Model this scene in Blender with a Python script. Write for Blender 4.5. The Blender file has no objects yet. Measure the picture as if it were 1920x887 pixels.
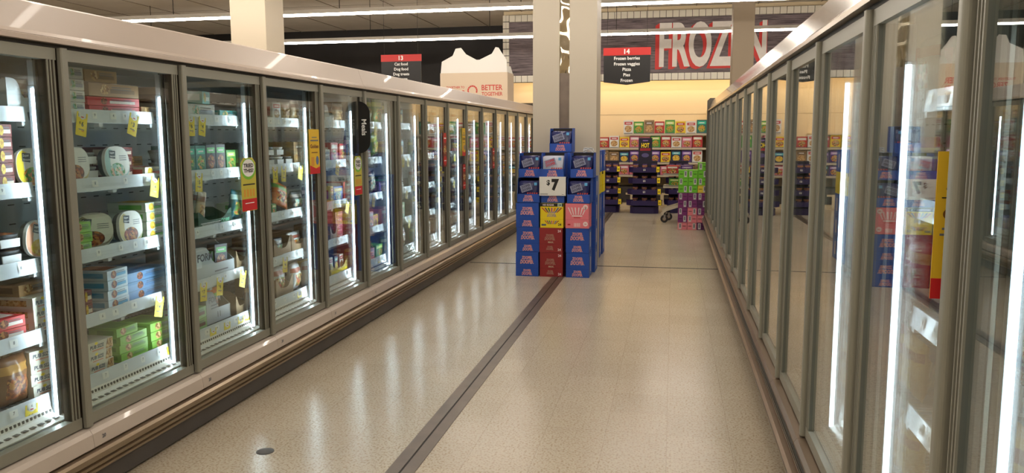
import bpy, bmesh, math, random
from mathutils import Vector, Matrix
random.seed(7)
sc = bpy.context.scene
COL = sc.collection

# ------------------------------------------------------------------ camera, light, exposure
YAW, PITCH, ROLL, FPX, EYE = 0.1971, 0.1254, -0.0035, 1504.8, 1.5
EXPOSURE = 0.0
TUBE_W = 44.0        # strength of the ceiling tubes
LED_W = 50.0          # strength of the freezer strips
SHELF_LAMP_W = 26.0
cy, sy, cp, sp = math.cos(YAW), math.sin(YAW), math.cos(PITCH), math.sin(PITCH)
fwd = Vector((-sy*cp, cy*cp, -sp)); rgt = Vector((cy, sy, 0)); upv = rgt.cross(fwd)
r2 = rgt*math.cos(ROLL) + upv*math.sin(ROLL); u2 = upv*math.cos(ROLL) - rgt*math.sin(ROLL)
cam = bpy.data.objects.new('camera', bpy.data.cameras.new('camera'))
cam.data.sensor_width = 36.0; cam.data.lens = 36.0*FPX/1920.0; cam.data.clip_start = 0.02; cam.data.clip_end = 100
cam.matrix_world = Matrix(((r2.x, u2.x, -fwd.x, 0), (r2.y, u2.y, -fwd.y, 0), (r2.z, u2.z, -fwd.z, EYE), (0, 0, 0, 1)))
COL.objects.link(cam); sc.camera = cam
sc.view_settings.view_transform = 'Standard'; sc.view_settings.look = 'None'
sc.view_settings.gamma = 1.0; sc.view_settings.exposure = EXPOSURE; sc.view_settings.use_curve_mapping = False
w = bpy.data.worlds.new('world'); sc.world = w; w.use_nodes = True
w.node_tree.nodes['Background'].inputs[0].default_value = (0.9, 0.85, 0.8, 1)
w.node_tree.nodes['Background'].inputs[1].default_value = 0.3
sc.cycles.max_bounces = 8; sc.cycles.diffuse_bounces = 3; sc.cycles.glossy_bounces = 4
sc.cycles.transparent_max_bounces = 32; sc.cycles.sample_clamp_indirect = 4.0
sc.cycles.use_denoising = True

# ------------------------------------------------------------------ materials
MATS = {}
def srgb(c):
    return tuple(((v/255)/12.92 if v/255 <= 0.04045 else ((v/255+0.055)/1.055)**2.4) for v in c) + (1,)
def mat(name, rgb, rough=0.5, metal=0.0, emit=0.0, coat=0.0, noise=None, bump=None, spec=0.5):
    """rgb in 0-255 display values; noise=(scale, amount); bump=(scale, strength)"""
    if name in MATS: return MATS[name]
    m = bpy.data.materials.new(name); m.use_nodes = True
    nt = m.node_tree; b = nt.nodes['Principled BSDF']; c = srgb(rgb)
    b.inputs['Base Color'].default_value = c; b.inputs['Roughness'].default_value = rough
    b.inputs['Metallic'].default_value = metal; b.inputs['Coat Weight'].default_value = coat
    b.inputs['Specular IOR Level'].default_value = spec
    tc = nt.nodes.new('ShaderNodeTexCoord')
    if noise:
        n = nt.nodes.new('ShaderNodeTexNoise'); n.inputs['Scale'].default_value = noise[0]; n.inputs['Detail'].default_value = 3
        nt.links.new(tc.outputs['Object'], n.inputs['Vector'])
        mx = nt.nodes.new('ShaderNodeMix'); mx.data_type = 'RGBA'; mx.blend_type = 'MULTIPLY'
        mx.inputs[0].default_value = noise[1]
        r = nt.nodes.new('ShaderNodeValToRGB'); r.color_ramp.elements[0].position = .35; r.color_ramp.elements[1].position = .65
        r.color_ramp.elements[0].color = (.35, .35, .35, 1)
        nt.links.new(n.outputs['Fac'], r.inputs[0]); mx.inputs[6].default_value = c
        nt.links.new(r.outputs[0], mx.inputs[7]); nt.links.new(mx.outputs[2], b.inputs['Base Color'])
    if bump:
        n = nt.nodes.new('ShaderNodeTexNoise'); n.inputs['Scale'].default_value = bump[0]; n.inputs['Detail'].default_value = 2
        nt.links.new(tc.outputs['Object'], n.inputs['Vector'])
        bp = nt.nodes.new('ShaderNodeBump'); bp.inputs['Strength'].default_value = bump[1]; bp.inputs['Distance'].default_value = 0.02
        nt.links.new(n.outputs['Fac'], bp.inputs['Height']); nt.links.new(bp.outputs[0], b.inputs['Normal'])
    if emit:
        b.inputs['Emission Color'].default_value = c; b.inputs['Emission Strength'].default_value = emit
    MATS[name] = m; return m
def foodmat(name, cols, scale=70):
    if name in MATS: return MATS[name]
    m = bpy.data.materials.new(name); m.use_nodes = True; nt = m.node_tree; b = nt.nodes['Principled BSDF']
    tc = nt.nodes.new('ShaderNodeTexCoord'); v = nt.nodes.new('ShaderNodeTexVoronoi'); v.inputs['Scale'].default_value = scale
    nt.links.new(tc.outputs['Object'], v.inputs['Vector'])
    sx = nt.nodes.new('ShaderNodeSeparateColor'); nt.links.new(v.outputs['Color'], sx.inputs[0])
    r = nt.nodes.new('ShaderNodeValToRGB'); r.color_ramp.interpolation = 'CONSTANT'
    while len(r.color_ramp.elements) < len(cols): r.color_ramp.elements.new(0.5)
    for i, cc in enumerate(cols):
        r.color_ramp.elements[i].position = i/len(cols); r.color_ramp.elements[i].color = srgb(cc)
    nt.links.new(sx.outputs[0], r.inputs[0]); nt.links.new(r.outputs[0], b.inputs['Base Color'])
    b.inputs['Roughness'].default_value = .45
    MATS[name] = m; return m
def glassmat(name, tint=(0.95, 0.975, 0.96), f0=0.045):
    if name in MATS: return MATS[name]
    m = bpy.data.materials.new(name); m.use_nodes = True; nt = m.node_tree; nt.nodes.clear()
    out = nt.nodes.new('ShaderNodeOutputMaterial'); tr = nt.nodes.new('ShaderNodeBsdfTransparent')
    tr.inputs[0].default_value = tint + (1,)
    gl = nt.nodes.new('ShaderNodeBsdfGlossy'); gl.inputs['Roughness'].default_value = 0.0
    gl.inputs[0].default_value = (1, 1, 1, 1)
    g = nt.nodes.new('ShaderNodeNewGeometry'); d = nt.nodes.new('ShaderNodeVectorMath'); d.operation = 'DOT_PRODUCT'
    nt.links.new(g.outputs['Normal'], d.inputs[0]); nt.links.new(g.outputs['Incoming'], d.inputs[1])
    def mth(op, a, bb):
        n = nt.nodes.new('ShaderNodeMath'); n.operation = op
        for i, x in enumerate((a, bb)):
            if x is None: continue
            if isinstance(x, (int, float)): n.inputs[i].default_value = x
            else: nt.links.new(x, n.inputs[i])
        return n.outputs[0]
    c = mth('ABSOLUTE', d.outputs['Value'], None)
    p = mth('POWER', mth('SUBTRACT', 1.0, c), 4.4)
    f = mth('ADD', mth('MULTIPLY', p, 1-f0), f0)
    mx = nt.nodes.new('ShaderNodeMixShader'); nt.links.new(f, mx.inputs[0])
    nt.links.new(tr.outputs[0], mx.inputs[1]); nt.links.new(gl.outputs[0], mx.inputs[2]); nt.links.new(mx.outputs[0], out.inputs[0])
    MATS[name] = m; return m

# ------------------------------------------------------------------ mesh helpers
TXT = {}
def textgeo(s, bold=0.0, space=1.0):
    k = (s, bold, space)
    if k in TXT: return TXT[k]
    cu = bpy.data.curves.new('t', 'FONT'); cu.body = s; cu.size = 1; cu.resolution_u = 5 if s == 'FROZEN' else 2; cu.offset = bold; cu.space_character = space
    cu.align_x = 'CENTER'; cu.align_y = 'CENTER'
    o = bpy.data.objects.new('t', cu); COL.objects.link(o)
    dg = bpy.context.evaluated_depsgraph_get(); me = o.evaluated_get(dg).to_mesh()
    vs = [(v.co.x, v.co.y) for v in me.vertices]; fs = [tuple(p.vertices) for p in me.polygons]
    o.evaluated_get(dg).to_mesh_clear(); bpy.data.objects.remove(o); bpy.data.curves.remove(cu)
    xs = [v[0] for v in vs] or [0]; ys = [v[1] for v in vs] or [0]
    cx, cyy = (max(xs)+min(xs))/2, (max(ys)+min(ys))/2
    vs = [(x-cx, y-cyy) for x, y in vs]
    TXT[k] = (vs, fs, max(xs)-min(xs), max(ys)-min(ys)); return TXT[k]
class MB:
    def __init__(s): s.v = []; s.f = []; s.m = []; s.mats = []; s.sm = []
    def mi(s, m):
        if m not in s.mats: s.mats.append(m)
        return s.mats.index(m)
    def add(s, vs, fs, m, smooth=False):
        n = len(s.v); s.v += [tuple(v) for v in vs]; i = s.mi(m)
        for f in fs: s.f.append(tuple(n+a for a in f)); s.m.append(i); s.sm.append(smooth)
    def box(s, x0, x1, y0, y1, z0, z1, m, M=None):
        if x0 > x1: x0, x1 = x1, x0
        if y0 > y1: y0, y1 = y1, y0
        if z0 > z1: z0, z1 = z1, z0
        vs = [Vector((x, y, z)) for x in (x0, x1) for y in (y0, y1) for z in (z0, z1)]
        if M: vs = [M @ v for v in vs]
        s.add(vs, [(0, 1, 3, 2), (4, 6, 7, 5), (0, 4, 5, 1), (2, 3, 7, 6), (0, 2, 6, 4), (1, 5, 7, 3)], m)
    def prism(s, pts, a0, a1, m, axis='y', smooth=False):
        """pts (p,q): axis y -> (x,z); axis x -> (y,z); axis z -> (x,y)"""
        def P(p, a):
            return (p[0], a, p[1]) if axis == 'y' else ((a, p[0], p[1]) if axis == 'x' else (p[0], p[1], a))
        n = len(pts); vs = [P(p, a0) for p in pts] + [P(p, a1) for p in pts]
        fs = [(i, (i+1) % n, n+(i+1) % n, n+i) for i in range(n)]
        s.add(vs, fs, m, smooth); s.add(vs, [tuple(range(n))[::-1], tuple(range(n, 2*n))], m)
    def tube(s, a, b, r, m, n=8):
        a = Vector(a); b = Vector(b); d = (b-a).normalized()
        t = Vector((0, 0, 1)) if abs(d.z) < .9 else Vector((1, 0, 0)); u = d.cross(t).normalized(); v = d.cross(u)
        vs = []
        for q in (a, b): vs += [q+(u*math.cos(2*math.pi*i/n)+v*math.sin(2*math.pi*i/n))*r for i in range(n)]
        s.add(vs, [(i, (i+1) % n, n+(i+1) % n, n+i) for i in range(n)], m, True)
        s.add(vs, [tuple(range(n)), tuple(range(n, 2*n))[::-1]], m)
    def poly(s, pts3, m): s.add(pts3, [tuple(range(len(pts3)))], m)
    def quad(s, c, r, u, w, h, m):
        c = Vector(c); r = Vector(r)*w/2; u = Vector(u)*h/2
        s.poly([c-r-u, c+r-u, c+r+u, c-r+u], m)
    def disc(s, c, r, u, w, h, m, n=20, pw=1.0, rot=0):
        c = Vector(c); r = Vector(r); u = Vector(u); P = []
        for i in range(n):
            a = 2*math.pi*i/n + rot; ca, sa = math.cos(a), math.sin(a)
            P.append(c + r*(w/2*math.copysign(abs(ca)**pw, ca)) + u*(h/2*math.copysign(abs(sa)**pw, sa)))
        s.poly(P, m)
    def text(s, t, c, r, u, m, h=None, w=None, bold=0.02, shear=0.0, space=1.0, warp=None):
        vs, fs, W, H = textgeo(t, bold, space)
        if not vs: return
        k = h/H if h else w/W; kx = (w/W) if w else k; ky = (h/H) if h else k
        c = Vector(c); r = Vector(r); u = Vector(u)
        out = []
        for x, y in vs:
            px, py = x*kx + shear*y*ky, y*ky
            if warp: px, py = warp(px, py)
            out.append(c + r*px + u*py)
        s.add(out, fs, m)
    def mesh(s, name):
        me = bpy.data.meshes.new(name); me.from_pydata(s.v, [], s.f)
        for m in s.mats: me.materials.append(m)
        me.polygons.foreach_set('material_index', s.m); me.polygons.foreach_set('use_smooth', s.sm); me.update()
        return me
    def build(s, name, parent=None, fix=True):
        me = s.mesh(name)
        if fix:
            bm = bmesh.new(); bm.from_mesh(me); bmesh.ops.recalc_face_normals(bm, faces=bm.faces); bm.to_mesh(me); bm.free()
        o = bpy.data.objects.new(name, me); COL.objects.link(o)
        if parent: o.parent = parent
        return o
def bevel(o, w=.004, seg=2):
    md = o.modifiers.new('bevel', 'BEVEL'); md.width = w; md.segments = seg; md.limit_method = 'ANGLE'; return o
LABELS = {}
def tag(o, label, cat, group=None):
    n = len(label.split()); assert 4 <= n <= 16, (n, label)
    if label in LABELS: print('DUPLABEL', label)
    LABELS[label] = 1
    o['label'] = label; o['category'] = cat
    if group: o['group'] = group
    return o
def struct(o): o['kind'] = 'structure'; return o
def empty(name, loc=(0, 0, 0), rz=0):
    o = bpy.data.objects.new(name, None); o.empty_display_size = .05; COL.objects.link(o); o.location = loc; o.rotation_euler = (0, 0, rz); return o
XP, YP, ZP = Vector((1, 0, 0)), Vector((0, 1, 0)), Vector((0, 0, 1))
def inst(me, name, loc, rz=0, rx=0, ry=0, scale=None, parent=None):
    o = bpy.data.objects.new(name, me); COL.objects.link(o); o.location = loc; o.rotation_euler = (rx, ry, rz)
    if scale: o.scale = scale
    if parent: o.parent = parent
    return o
ORD = ['zeroth', 'first', 'second', 'third', 'fourth', 'fifth', 'sixth', 'seventh', 'eighth', 'ninth', 'tenth', 'eleventh', 'twelfth', 'thirteenth', 'fourteenth', 'fifteenth', 'sixteenth', 'seventeenth', 'eighteenth', 'nineteenth', 'twentieth']+['%s' % i for i in ('twenty-first','twenty-second','twenty-third','twenty-fourth','twenty-fifth','twenty-sixth','twenty-seventh','twenty-eighth','twenty-ninth','thirtieth')]

# shared materials
white = mat('white enamel', (226, 222, 214), .25, coat=.3)
panelw = mat('header enamel', (196, 181, 168), .36, coat=.10); panelr = mat('header enamel glossy darkened', (172, 160, 148), .14, coat=.3)  # right header's base darkened to stand for the dim ceiling it reflects
innerw = mat('freezer liner', (204, 209, 211), .4)
grey = mat('grey door frame', (142, 141, 129), .42, metal=.2)
greyd = mat('dark door seal', (40, 38, 34), .6)
alu = mat('aluminium trim', (152, 136, 116), .3, metal=.8)
rail = mat('price rail', (214, 220, 226), .3, coat=.2)
black = mat('black print', (18, 18, 20), .45)
ink = mat('grey print', (105, 108, 115), .6)
paper = mat('white card', (236, 236, 232), .55)
red = mat('red print', (200, 32, 36), .45)
yellow = mat('yellow card', (250, 222, 20), .5)
kraft = mat('kraft board', (158, 128, 92), .8, noise=(30, .25))
alud = mat('worn aluminium trim', (142, 124, 106), .36, metal=.7)
dkst = mat('dark bronze shaded stile side', (70, 62, 52), .45, metal=.3)  # dark bronze of far stiles; also paints the shade on left stile sides
dkgr = mat('grey green stile side', (104, 108, 102), .45, metal=.2)
chrome = mat('wire chrome', (190, 194, 198), .25, metal=.8)
steel = mat('stainless', (150, 148, 145), .3, metal=.9)
glass = glassmat('door glass')

# ------------------------------------------------------------------ the setting
def build_room():
    fm = bpy.data.materials.new('speckled vinyl floor'); fm.use_nodes = True; nt = fm.node_tree; b = nt.nodes['Principled BSDF']
    tc = nt.nodes.new('ShaderNodeTexCoord')
    n1 = nt.nodes.new('ShaderNodeTexNoise'); n1.inputs['Scale'].default_value = 90; n1.inputs['Detail'].default_value = 2
    n2 = nt.nodes.new('ShaderNodeTexNoise'); n2.inputs['Scale'].default_value = 1.1; n2.inputs['Detail'].default_value = 4
    br = nt.nodes.new('ShaderNodeTexBrick'); br.offset = 0; br.inputs['Scale'].default_value = 1
    br.inputs['Mortar Size'].default_value = 0.0016; br.inputs['Brick Width'].default_value = .305; br.inputs['Row Height'].default_value = .305
    br.inputs['Color1'].default_value = srgb((200, 189, 169)); br.inputs['Color2'].default_value = srgb((195, 184, 164)); br.inputs['Mortar'].default_value = srgb((178, 165, 146))
    for n in (n1, n2, br): nt.links.new(tc.outputs['Object'], n.inputs['Vector'])
    r1 = nt.nodes.new('ShaderNodeValToRGB'); r1.color_ramp.elements[0].position = .36; r1.color_ramp.elements[0].color = srgb((176, 152, 122))
    r1.color_ramp.elements[1].position = .50; r1.color_ramp.elements[1].color = (1, 1, 1, 1); nt.links.new(n1.outputs['Fac'], r1.inputs[0])
    m1 = nt.nodes.new('ShaderNodeMix'); m1.data_type = 'RGBA'; m1.blend_type = 'MULTIPLY'; m1.inputs[0].default_value = .55
    nt.links.new(br.outputs['Color'], m1.inputs[6]); nt.links.new(r1.outputs[0], m1.inputs[7])
    r2_ = nt.nodes.new('ShaderNodeValToRGB'); r2_.color_ramp.elements[0].color = (.86, .85, .84, 1); r2_.color_ramp.elements[1].color = (1, 1, 1, 1)
    nt.links.new(n2.outputs['Fac'], r2_.inputs[0])
    m2 = nt.nodes.new('ShaderNodeMix'); m2.data_type = 'RGBA'; m2.blend_type = 'MULTIPLY'; m2.inputs[0].default_value = .8
    nt.links.new(m1.outputs[2], m2.inputs[6]); nt.links.new(r2_.outputs[0], m2.inputs[7]); nt.links.new(m2.outputs[2], b.inputs['Base Color'])
    rr = nt.nodes.new('ShaderNodeMapRange'); rr.inputs[3].default_value = .16; rr.inputs[4].default_value = .30
    nt.links.new(n2.outputs['Fac'], rr.inputs[0]); nt.links.new(rr.outputs[0], b.inputs['Roughness'])
    bp = nt.nodes.new('ShaderNodeBump'); bp.inputs['Strength'].default_value = .12; bp.inputs['Distance'].default_value = .01
    n3 = nt.nodes.new('ShaderNodeTexNoise'); n3.inputs['Scale'].default_value = 5; nt.links.new(tc.outputs['Object'], n3.inputs['Vector'])
    nt.links.new(n3.outputs['Fac'], bp.inputs['Height']); nt.links.new(bp.outputs[0], b.inputs['Normal'])
    m = MB(); m.box(-14, 7, -6, 19.4, -.1, 0, fm); struct(m.build('floor'))
    # expansion joints let into the floor
    dk = mat('floor joint metal', (116, 102, 90), .38, metal=.4, noise=(6, .3)); gap = mat('joint groove', (38, 32, 28), .7)
    m = MB(); 
    for a, b_ in ((-1.235, -1.175), (-1.165, -1.105)): m.box(a, b_, -6, 19, 0, .003, dk)
    m.box(-1.175, -1.165, -6, 19, 0, .001, gap); struct(m.build('trim_1'))
    m = MB(); m.box(-2.34, .57, 9.155, 9.185, 0, .002, gap); struct(m.build('trim_2'))
    # ceiling tiles
    cm = mat('ceiling tile', (222, 214, 203), .9, noise=(3, .10)); cg = mat('ceiling grid', (150, 138, 124), .7)
    m = MB(); m.box(-14, 7, -6, 19.4, 4.1, 4.2, cm); struct(m.build('ceiling'))
    m = MB()
    for i in range(18): m.box(-14+i*1.2, -13.985+i*1.2, -6, 19.3, 4.09, 4.1, cg)
    for i in range(10): m.box(-14, 7, -6+i*2.4, -5.99+i*2.4, 4.095, 4.1, cg)
    struct(m.build('trim_3'))
    dw = mat('dark mural wall', (34, 31, 32), .6, noise=(1.3, .8)); cw = mat('cream wall', (214, 198, 170), .7)
    m = MB(); m.box(-14, 7, 19.2, 19.4, 0, 4.1, dw); struct(m.build('wall_back'))
    m = MB(); m.box(-14.2, -14, -6, 19.4, 0, 4.1, cw); struct(m.build('wall_left'))
    m = MB(); m.box(7, 7.2, -6, 19.4, 0, 4.1, cw); struct(m.build('wall_right'))
    m = MB(); m.box(-14, 7, -6.2, -6, 0, 4.1, cw); struct(m.build('wall_front'))
    # columns
    colm = mat('column paint', (186, 177, 160), .55); colm3 = mat('column paint taupe', (150, 134, 112), .55)
    wavy = mat('wavy polished steel', (205, 196, 176), .08, metal=1.0); flat = mat('brushed steel strip', (120, 108, 98), .45, metal=.6, noise=(8, .3))
    m = MB(); X0, X1, Y0, Y1 = -1.59, -.86, 9.22, 9.72
    m.box(X0, -1.285, Y0, Y1, 0, 4.1, colm); m.box(-1.17, X1, Y0, Y1, 0, 4.1, colm); m.box(-1.285, -1.17, Y0+.05, Y1, 0, 4.1, colm)
    c = m.build('column'); tag(c, 'square cream column rising behind the blue ice block display', 'column')
    m = MB()
    n = 60
    for i in range(n):   # rippled sheet
        z0, z1 = 2.2+(4.1-2.2)*i/n, 2.2+(4.1-2.2)*(i+1)/n
        f = lambda z, x: Y0+.03+.012*math.sin(z*12+1)*math.cos((x+1.228)*24)+.003*math.sin(z*25+(x+1.2)*20)
        nx = 12
        for j in range(nx):
            xa, xb = -1.285+.115*j/nx, -1.285+.115*(j+1)/nx
            m.add([(xa, f(z0, xa), z0), (xb, f(z0, xb), z0), (xb, f(z1, xb), z1), (xa, f(z1, xa), z1)], [(0, 1, 2, 3)], wavy, True)
    o = m.build('polished_strip', c, fix=False); bm = bmesh.new(); bm.from_mesh(o.data); bmesh.ops.remove_doubles(bm, verts=bm.verts, dist=1e-5); bm.to_mesh(o.data); bm.free()
    m = MB(); m.box(-1.285, -1.17, Y0+.02, Y0+.05, 0, 2.2, flat); m.build('lower_strip', c)
    m = MB(); m.box(-5.11, -4.66, 8.8, 9.25, 0, 4.1, mat('column paint warm', (206, 194, 172), .55)); bevel(m.build('column'), .006)
    tag(bpy.data.objects['column.001'], 'square beige column behind the left freezer bank', 'column')
    m = MB(); m.box(.885, 1.21, 13.3, 13.7, 0, 4.1, colm3); o = bevel(m.build('column'), .006)
    tag(o, 'narrow taupe column covering the E of the big FROZEN sign', 'column')
build_room()

# ceiling tubes
def ceiling_lights():
    em = mat('tube glow', (255, 244, 230), .4, emit=TUBE_W); hs = mat('lamp housing', (225, 222, 215), .4)
    rows = [(-1.9, -9, 4, 'far behind the camera'), (1.4, -9, 4, 'just ahead of the camera'), (4.7, -9.5, 4, 'above the near freezer doors'), (8.1, -9.5, 3.6, 'before the column'),
            (11.42, -10.6, 3.6, 'beyond the column'), (14.75, -10.6, 3.9, 'crossing the FROZEN sign')]
    for y, x0, x1, d in rows:
        t = empty('linear_light', ((x0+x1)/2, y, 3.3)); tag(t, 'long white linear light hanging across the aisles, ' + d, 'ceiling light', 'rows of linear ceiling lights')
        h = (x1-x0)/2
        m = MB(); m.prism([(-.035, .0), (.035, 0), (.03, .06), (-.03, .06)], -h, h, hs, 'x'); m.build('housing', t)
        m = MB(); pts = [(.032*math.cos(a), -.032*abs(math.sin(a))-.001) for a in [math.pi*i/6 for i in range(7)]]
        m.prism([(p[0], -.001+(p[1])) for p in pts], -h, h, em, 'x', True); m.build('diffuser', t)
        n = int((x1-x0)/2.4)
        for i in range(n+1):
            m = MB(); x = -h+.3+i*(2*h-.6)/n; m.tube((x, 0, .06), (x, 0, .79), .006, greyd, 6); m.build('hanging_wire', t)
    m = MB(); vm = mat('vent metal', (70, 66, 64), .5); m.box(-7.4, -6.2, 9.4, 10.0, 4.06, 4.09, vm)
    for i in range(8): m.box(-7.38, -6.22, 9.43+i*.07, 9.45+i*.07, 4.045, 4.06, mat('vent slat', (110, 105, 100), .5))
    tag(m.build('air_vent'), 'dark rectangular air vent set in the grey ceiling', 'air vent')
ceiling_lights()

# ------------------------------------------------------------------ freezer banks
PITCH_D = .8; SH = [1.60, 1.30, .99, .70, .43]
def case_unit(side, face, P0, n, label, near_end=False, far_end=False):
    s = side; X = lambda u: face + s*u
    Y0, Y1 = P0, P0+n*PITCH_D
    root = empty('freezer_cabinet', (face, (Y0+Y1)/2, 0)); tag(root, label, 'freezer', 'glass door freezer cabinets')
    off = Vector(root.location)
    def bld(m, name, parent=None):
        o = m.build(name, parent or root)
        if parent is None:
            for v in o.data.vertices: v.co -= off
        return o
    g = .0015
    m = MB()   # insulated shell
    m.box(X(.82), X(.87), Y0+g, Y1-g, .1, 1.9, innerw); m.box(X(.05), X(.82), Y0+g, Y1-g, 1.856, 1.9, innerw)
    m.box(X(.14), X(.82), Y0+g, Y1-g, .1, .36, innerw)
    for k in range(14):
        for j in range(int(n*8)): m.box(X(.819), X(.82), Y0+.05+j*.1, Y0+.09+j*.1, .5+k*.095, .506+k*.095, greyd)
    bld(m, 'insulated_shell')
    m = MB()   # header
    m.prism([(X(.0), 1.885), (X(.012), 1.90), (X(.048), 2.010), (X(.062), 2.018), (X(.87), 2.018), (X(.87), 1.90), (X(.05), 1.90), (X(.05), 1.885)], Y0+g, Y1-g, panelw if s < 0 else panelr)
    h = bld(m, 'header_panel')
    m = MB(); m.prism([(X(-.008), 1.862), (X(-.008), 1.880), (X(.0), 1.884), (X(.05), 1.884), (X(.05), 1.862)], Y0+g, Y1-g, alu if s > 0 else panelw); bld(m, 'header_lip')
    m = MB(); m.box(X(.02), X(.05), Y0+g, Y1-g, 1.848, 1.862, greyd); bld(m, 'gap_strip')  # dark strip filling the gap between doors and header lip
    pm = mat('lower enamel', (196, 184, 172), .25, coat=.3)
    for k in range(n):
        y0, y1 = P0+k*PITCH_D+.001, P0+(k+1)*PITCH_D-.001
        m = MB(); m.prism([(X(-.022), .205), (X(-.030), .212), (X(-.024), .268), (X(-.012), .285), (X(.14), .292), (X(.14), .205)], y0, y1, pm if s < 0 else alud)
        if s < 0:
            m.text('20', (X(-.0287), y0+.06, .243), YP, ZP, ink, h=.018, bold=.03)
        if s > 0:
            for zz in (.222, .238, .254): m.box(X(-.0305), X(-.020), y0, y1, zz, zz+.004, greyd)
        bld(m, 'lower_panel')
    m = MB()   # bumper: three stepped ribs
    for z0, z1, u0 in ((.165, .203, -.062), (.132, .160, -.048), (.102, .128, -.034)):
        m.prism([(X(0.02), z0), (X(u0+.008), z0), (X(u0), z0+.006), (X(u0), z1-.010), (X(u0+.012), z1), (X(0.02), z1)], Y0+g, Y1-g, alu if s < 0 else alud)
    m.box(X(-.02), X(.03), Y0+g, Y1-g, .1, .205, mat('bumper backing', (92, 78, 66), .5, metal=.4))
    if s > 0:
        for zz, uu in ((.182, -.0625), (.146, -.0485), (.115, -.0345)): m.box(X(uu), X(uu+.01), Y0+g, Y1-g, zz, zz+.004, greyd)
    bld(m, 'bumper_rail')
    m = MB(); m.box(X(-.004 if s < 0 else .05), X(.12), Y0+g, Y1-g, .012, .1, mat('kick plate grey', (88, 84, 82), .42, metal=.3, noise=(4, .25))); m.box(X(.03), X(.1), Y0+g, Y1-g, 0, .012, black); bld(m, 'kick_plate')
    for yy, on in ((Y0, near_end), (Y1, far_end)):
        if on:
            a, b_ = (yy-.05, yy) if yy == Y0 else (yy, yy+.05)
            m = MB(); m.prism([(X(-.02), 0), (X(-.02), 2.02), (X(.02), 2.06), (X(.87), 2.06), (X(.87), 0)], a, b_, mat('end panel grey', (92, 86, 76), .45)); bld(m, 'end_panel')
    # mullions with LED strips
    for k in range(n+1):
        yc = P0+k*PITCH_D
        if k == n and not far_end: continue
        m = MB()
        for u, hw in ((.075, .018), (.088, .012), (.101, .018), (.112, .012)): m.box(X(u), X(u+.009), yc-hw+(.018 if k == 0 else 0), yc+hw-(.018 if k == n else 0), .31, 1.856, grey if hw > .015 else greyd)
        m.box(X(.075), X(.125), yc-.008+(.008 if k == 0 else 0), yc+.008-(.008 if k == n else 0), .31, 1.856, greyd)
        bld(m, 'mullion')
        if k > 0 or near_end:
            pass
    led = mat('cool LED glow', (225, 240, 255), .4, emit=LED_W) if s < 0 else mat('cool LED glow right', (225, 240, 255), .4, emit=LED_W*.62)
    off_ = mat('unlit diffuser', (150, 156, 160), .3)
    for k in range(n):
        ya = P0+(k+1)*PITCH_D-.022
        m = MB(); m.box(X(.098), X(.128), ya-.014, ya, .33, 1.70, mat('strip housing', (120, 124, 128), .5)); m.box(X(.1), X(.125), ya-.012, ya-.001, 1.70, 1.80, mat('clear cap', (200, 205, 210), .2)); o = bld(m, 'light_strip')
        m = MB(); m.box(X(.100), X(.109 if s < 0 else .115), ya-.021, ya-.0145, .335, 1.69, led if (s < 0 or ya < 3.6) else off_); d = m.build('diffuser', o)
        for v in d.data.vertices: v.co -= off
    # doors
    for k in range(n):
        a = P0+k*PITCH_D+.004; b_ = a+PITCH_D-.008
        m = MB()
        m.box(X(.018), X(.058), a+.04, b_, 1.800, 1.846, grey); m.box(X(.018), X(.058), a+.04, b_, .294, .340, grey)
        m.box(X(.022), X(.058), b_-.050, b_, .340, 1.800, dkst if s < 0 else dkgr)
        for yy in (.050, .034, .016): m.box(X(.017), X(.022), b_-yy, b_-yy+.006, .340, 1.800, grey)
        m.box(X(.058), X(.068), a+.03, b_-.004, .30, .33, greyd); m.box(X(.058), X(.068), a+.03, b_-.004, 1.81, 1.84, greyd); m.box(X(.058), X(.068), b_-.034, b_-.006, .33, 1.81, greyd)
        m.box(X(.022), X(.050), a+.042, a+.048, .34, 1.8, greyd)
        m.tube((X(.03), a+.03, .285), (X(.03), a+.03, .294), .012, steel)
        d = bld(m, 'door')
        m = MB(); pts = []
        for (cu, cv, a0) in ((.012, .012, 180), (.012, .030, 90)):
            for i in range(5):
                t = math.radians(a0+ (i*22.5 if a0 == 180 else -i*22.5+90))
                pts.append((cu, cv, t))
        # rounded bar: profile in (u, y)
        prof = [(.072, 0.0), (.014, 0.0)] + [(.014-.014*math.sin(t), .014-.014*math.cos(t)) for t in [math.pi/2*i/5 for i in range(1, 6)]] + [(0, .028)] + [(.014-.014*math.cos(t), .028+.012*math.sin(t)) for t in [math.pi/2*i/5 for i in range(1, 6)]] + [(.072, .040)]
        if s > 0: m.prism([(X(u), a+y) for u, y in prof], .293, 1.848, grey, 'z')
        else:
            m.prism([(X(u), a+y) for u, y in [(.020, 0), (.004, 0), (0, .004), (0, .034), (.004, .038), (.020, .038)]], .293, 1.848, grey, 'z')
            m.box(X(.020), X(.072), a+.010, a+.036, .296, 1.846, dkst)  # shade of this side face put into its colour
            for u in (.040, .052, .064): m.box(X(u), X(u+.004), a+.004, a+.010, .30, 1.842, grey)
        hd = m.build('door_stile', d)
        for v in hd.data.vertices: v.co -= off
        m = MB()
        for u in (.028, .046): m.box(X(u), X(u+.004), a+.040, b_-.049, .338, 1.802, glass)
        gl = m.build('glass_pane', d)
        for v in gl.data.vertices: v.co -= off
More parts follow.
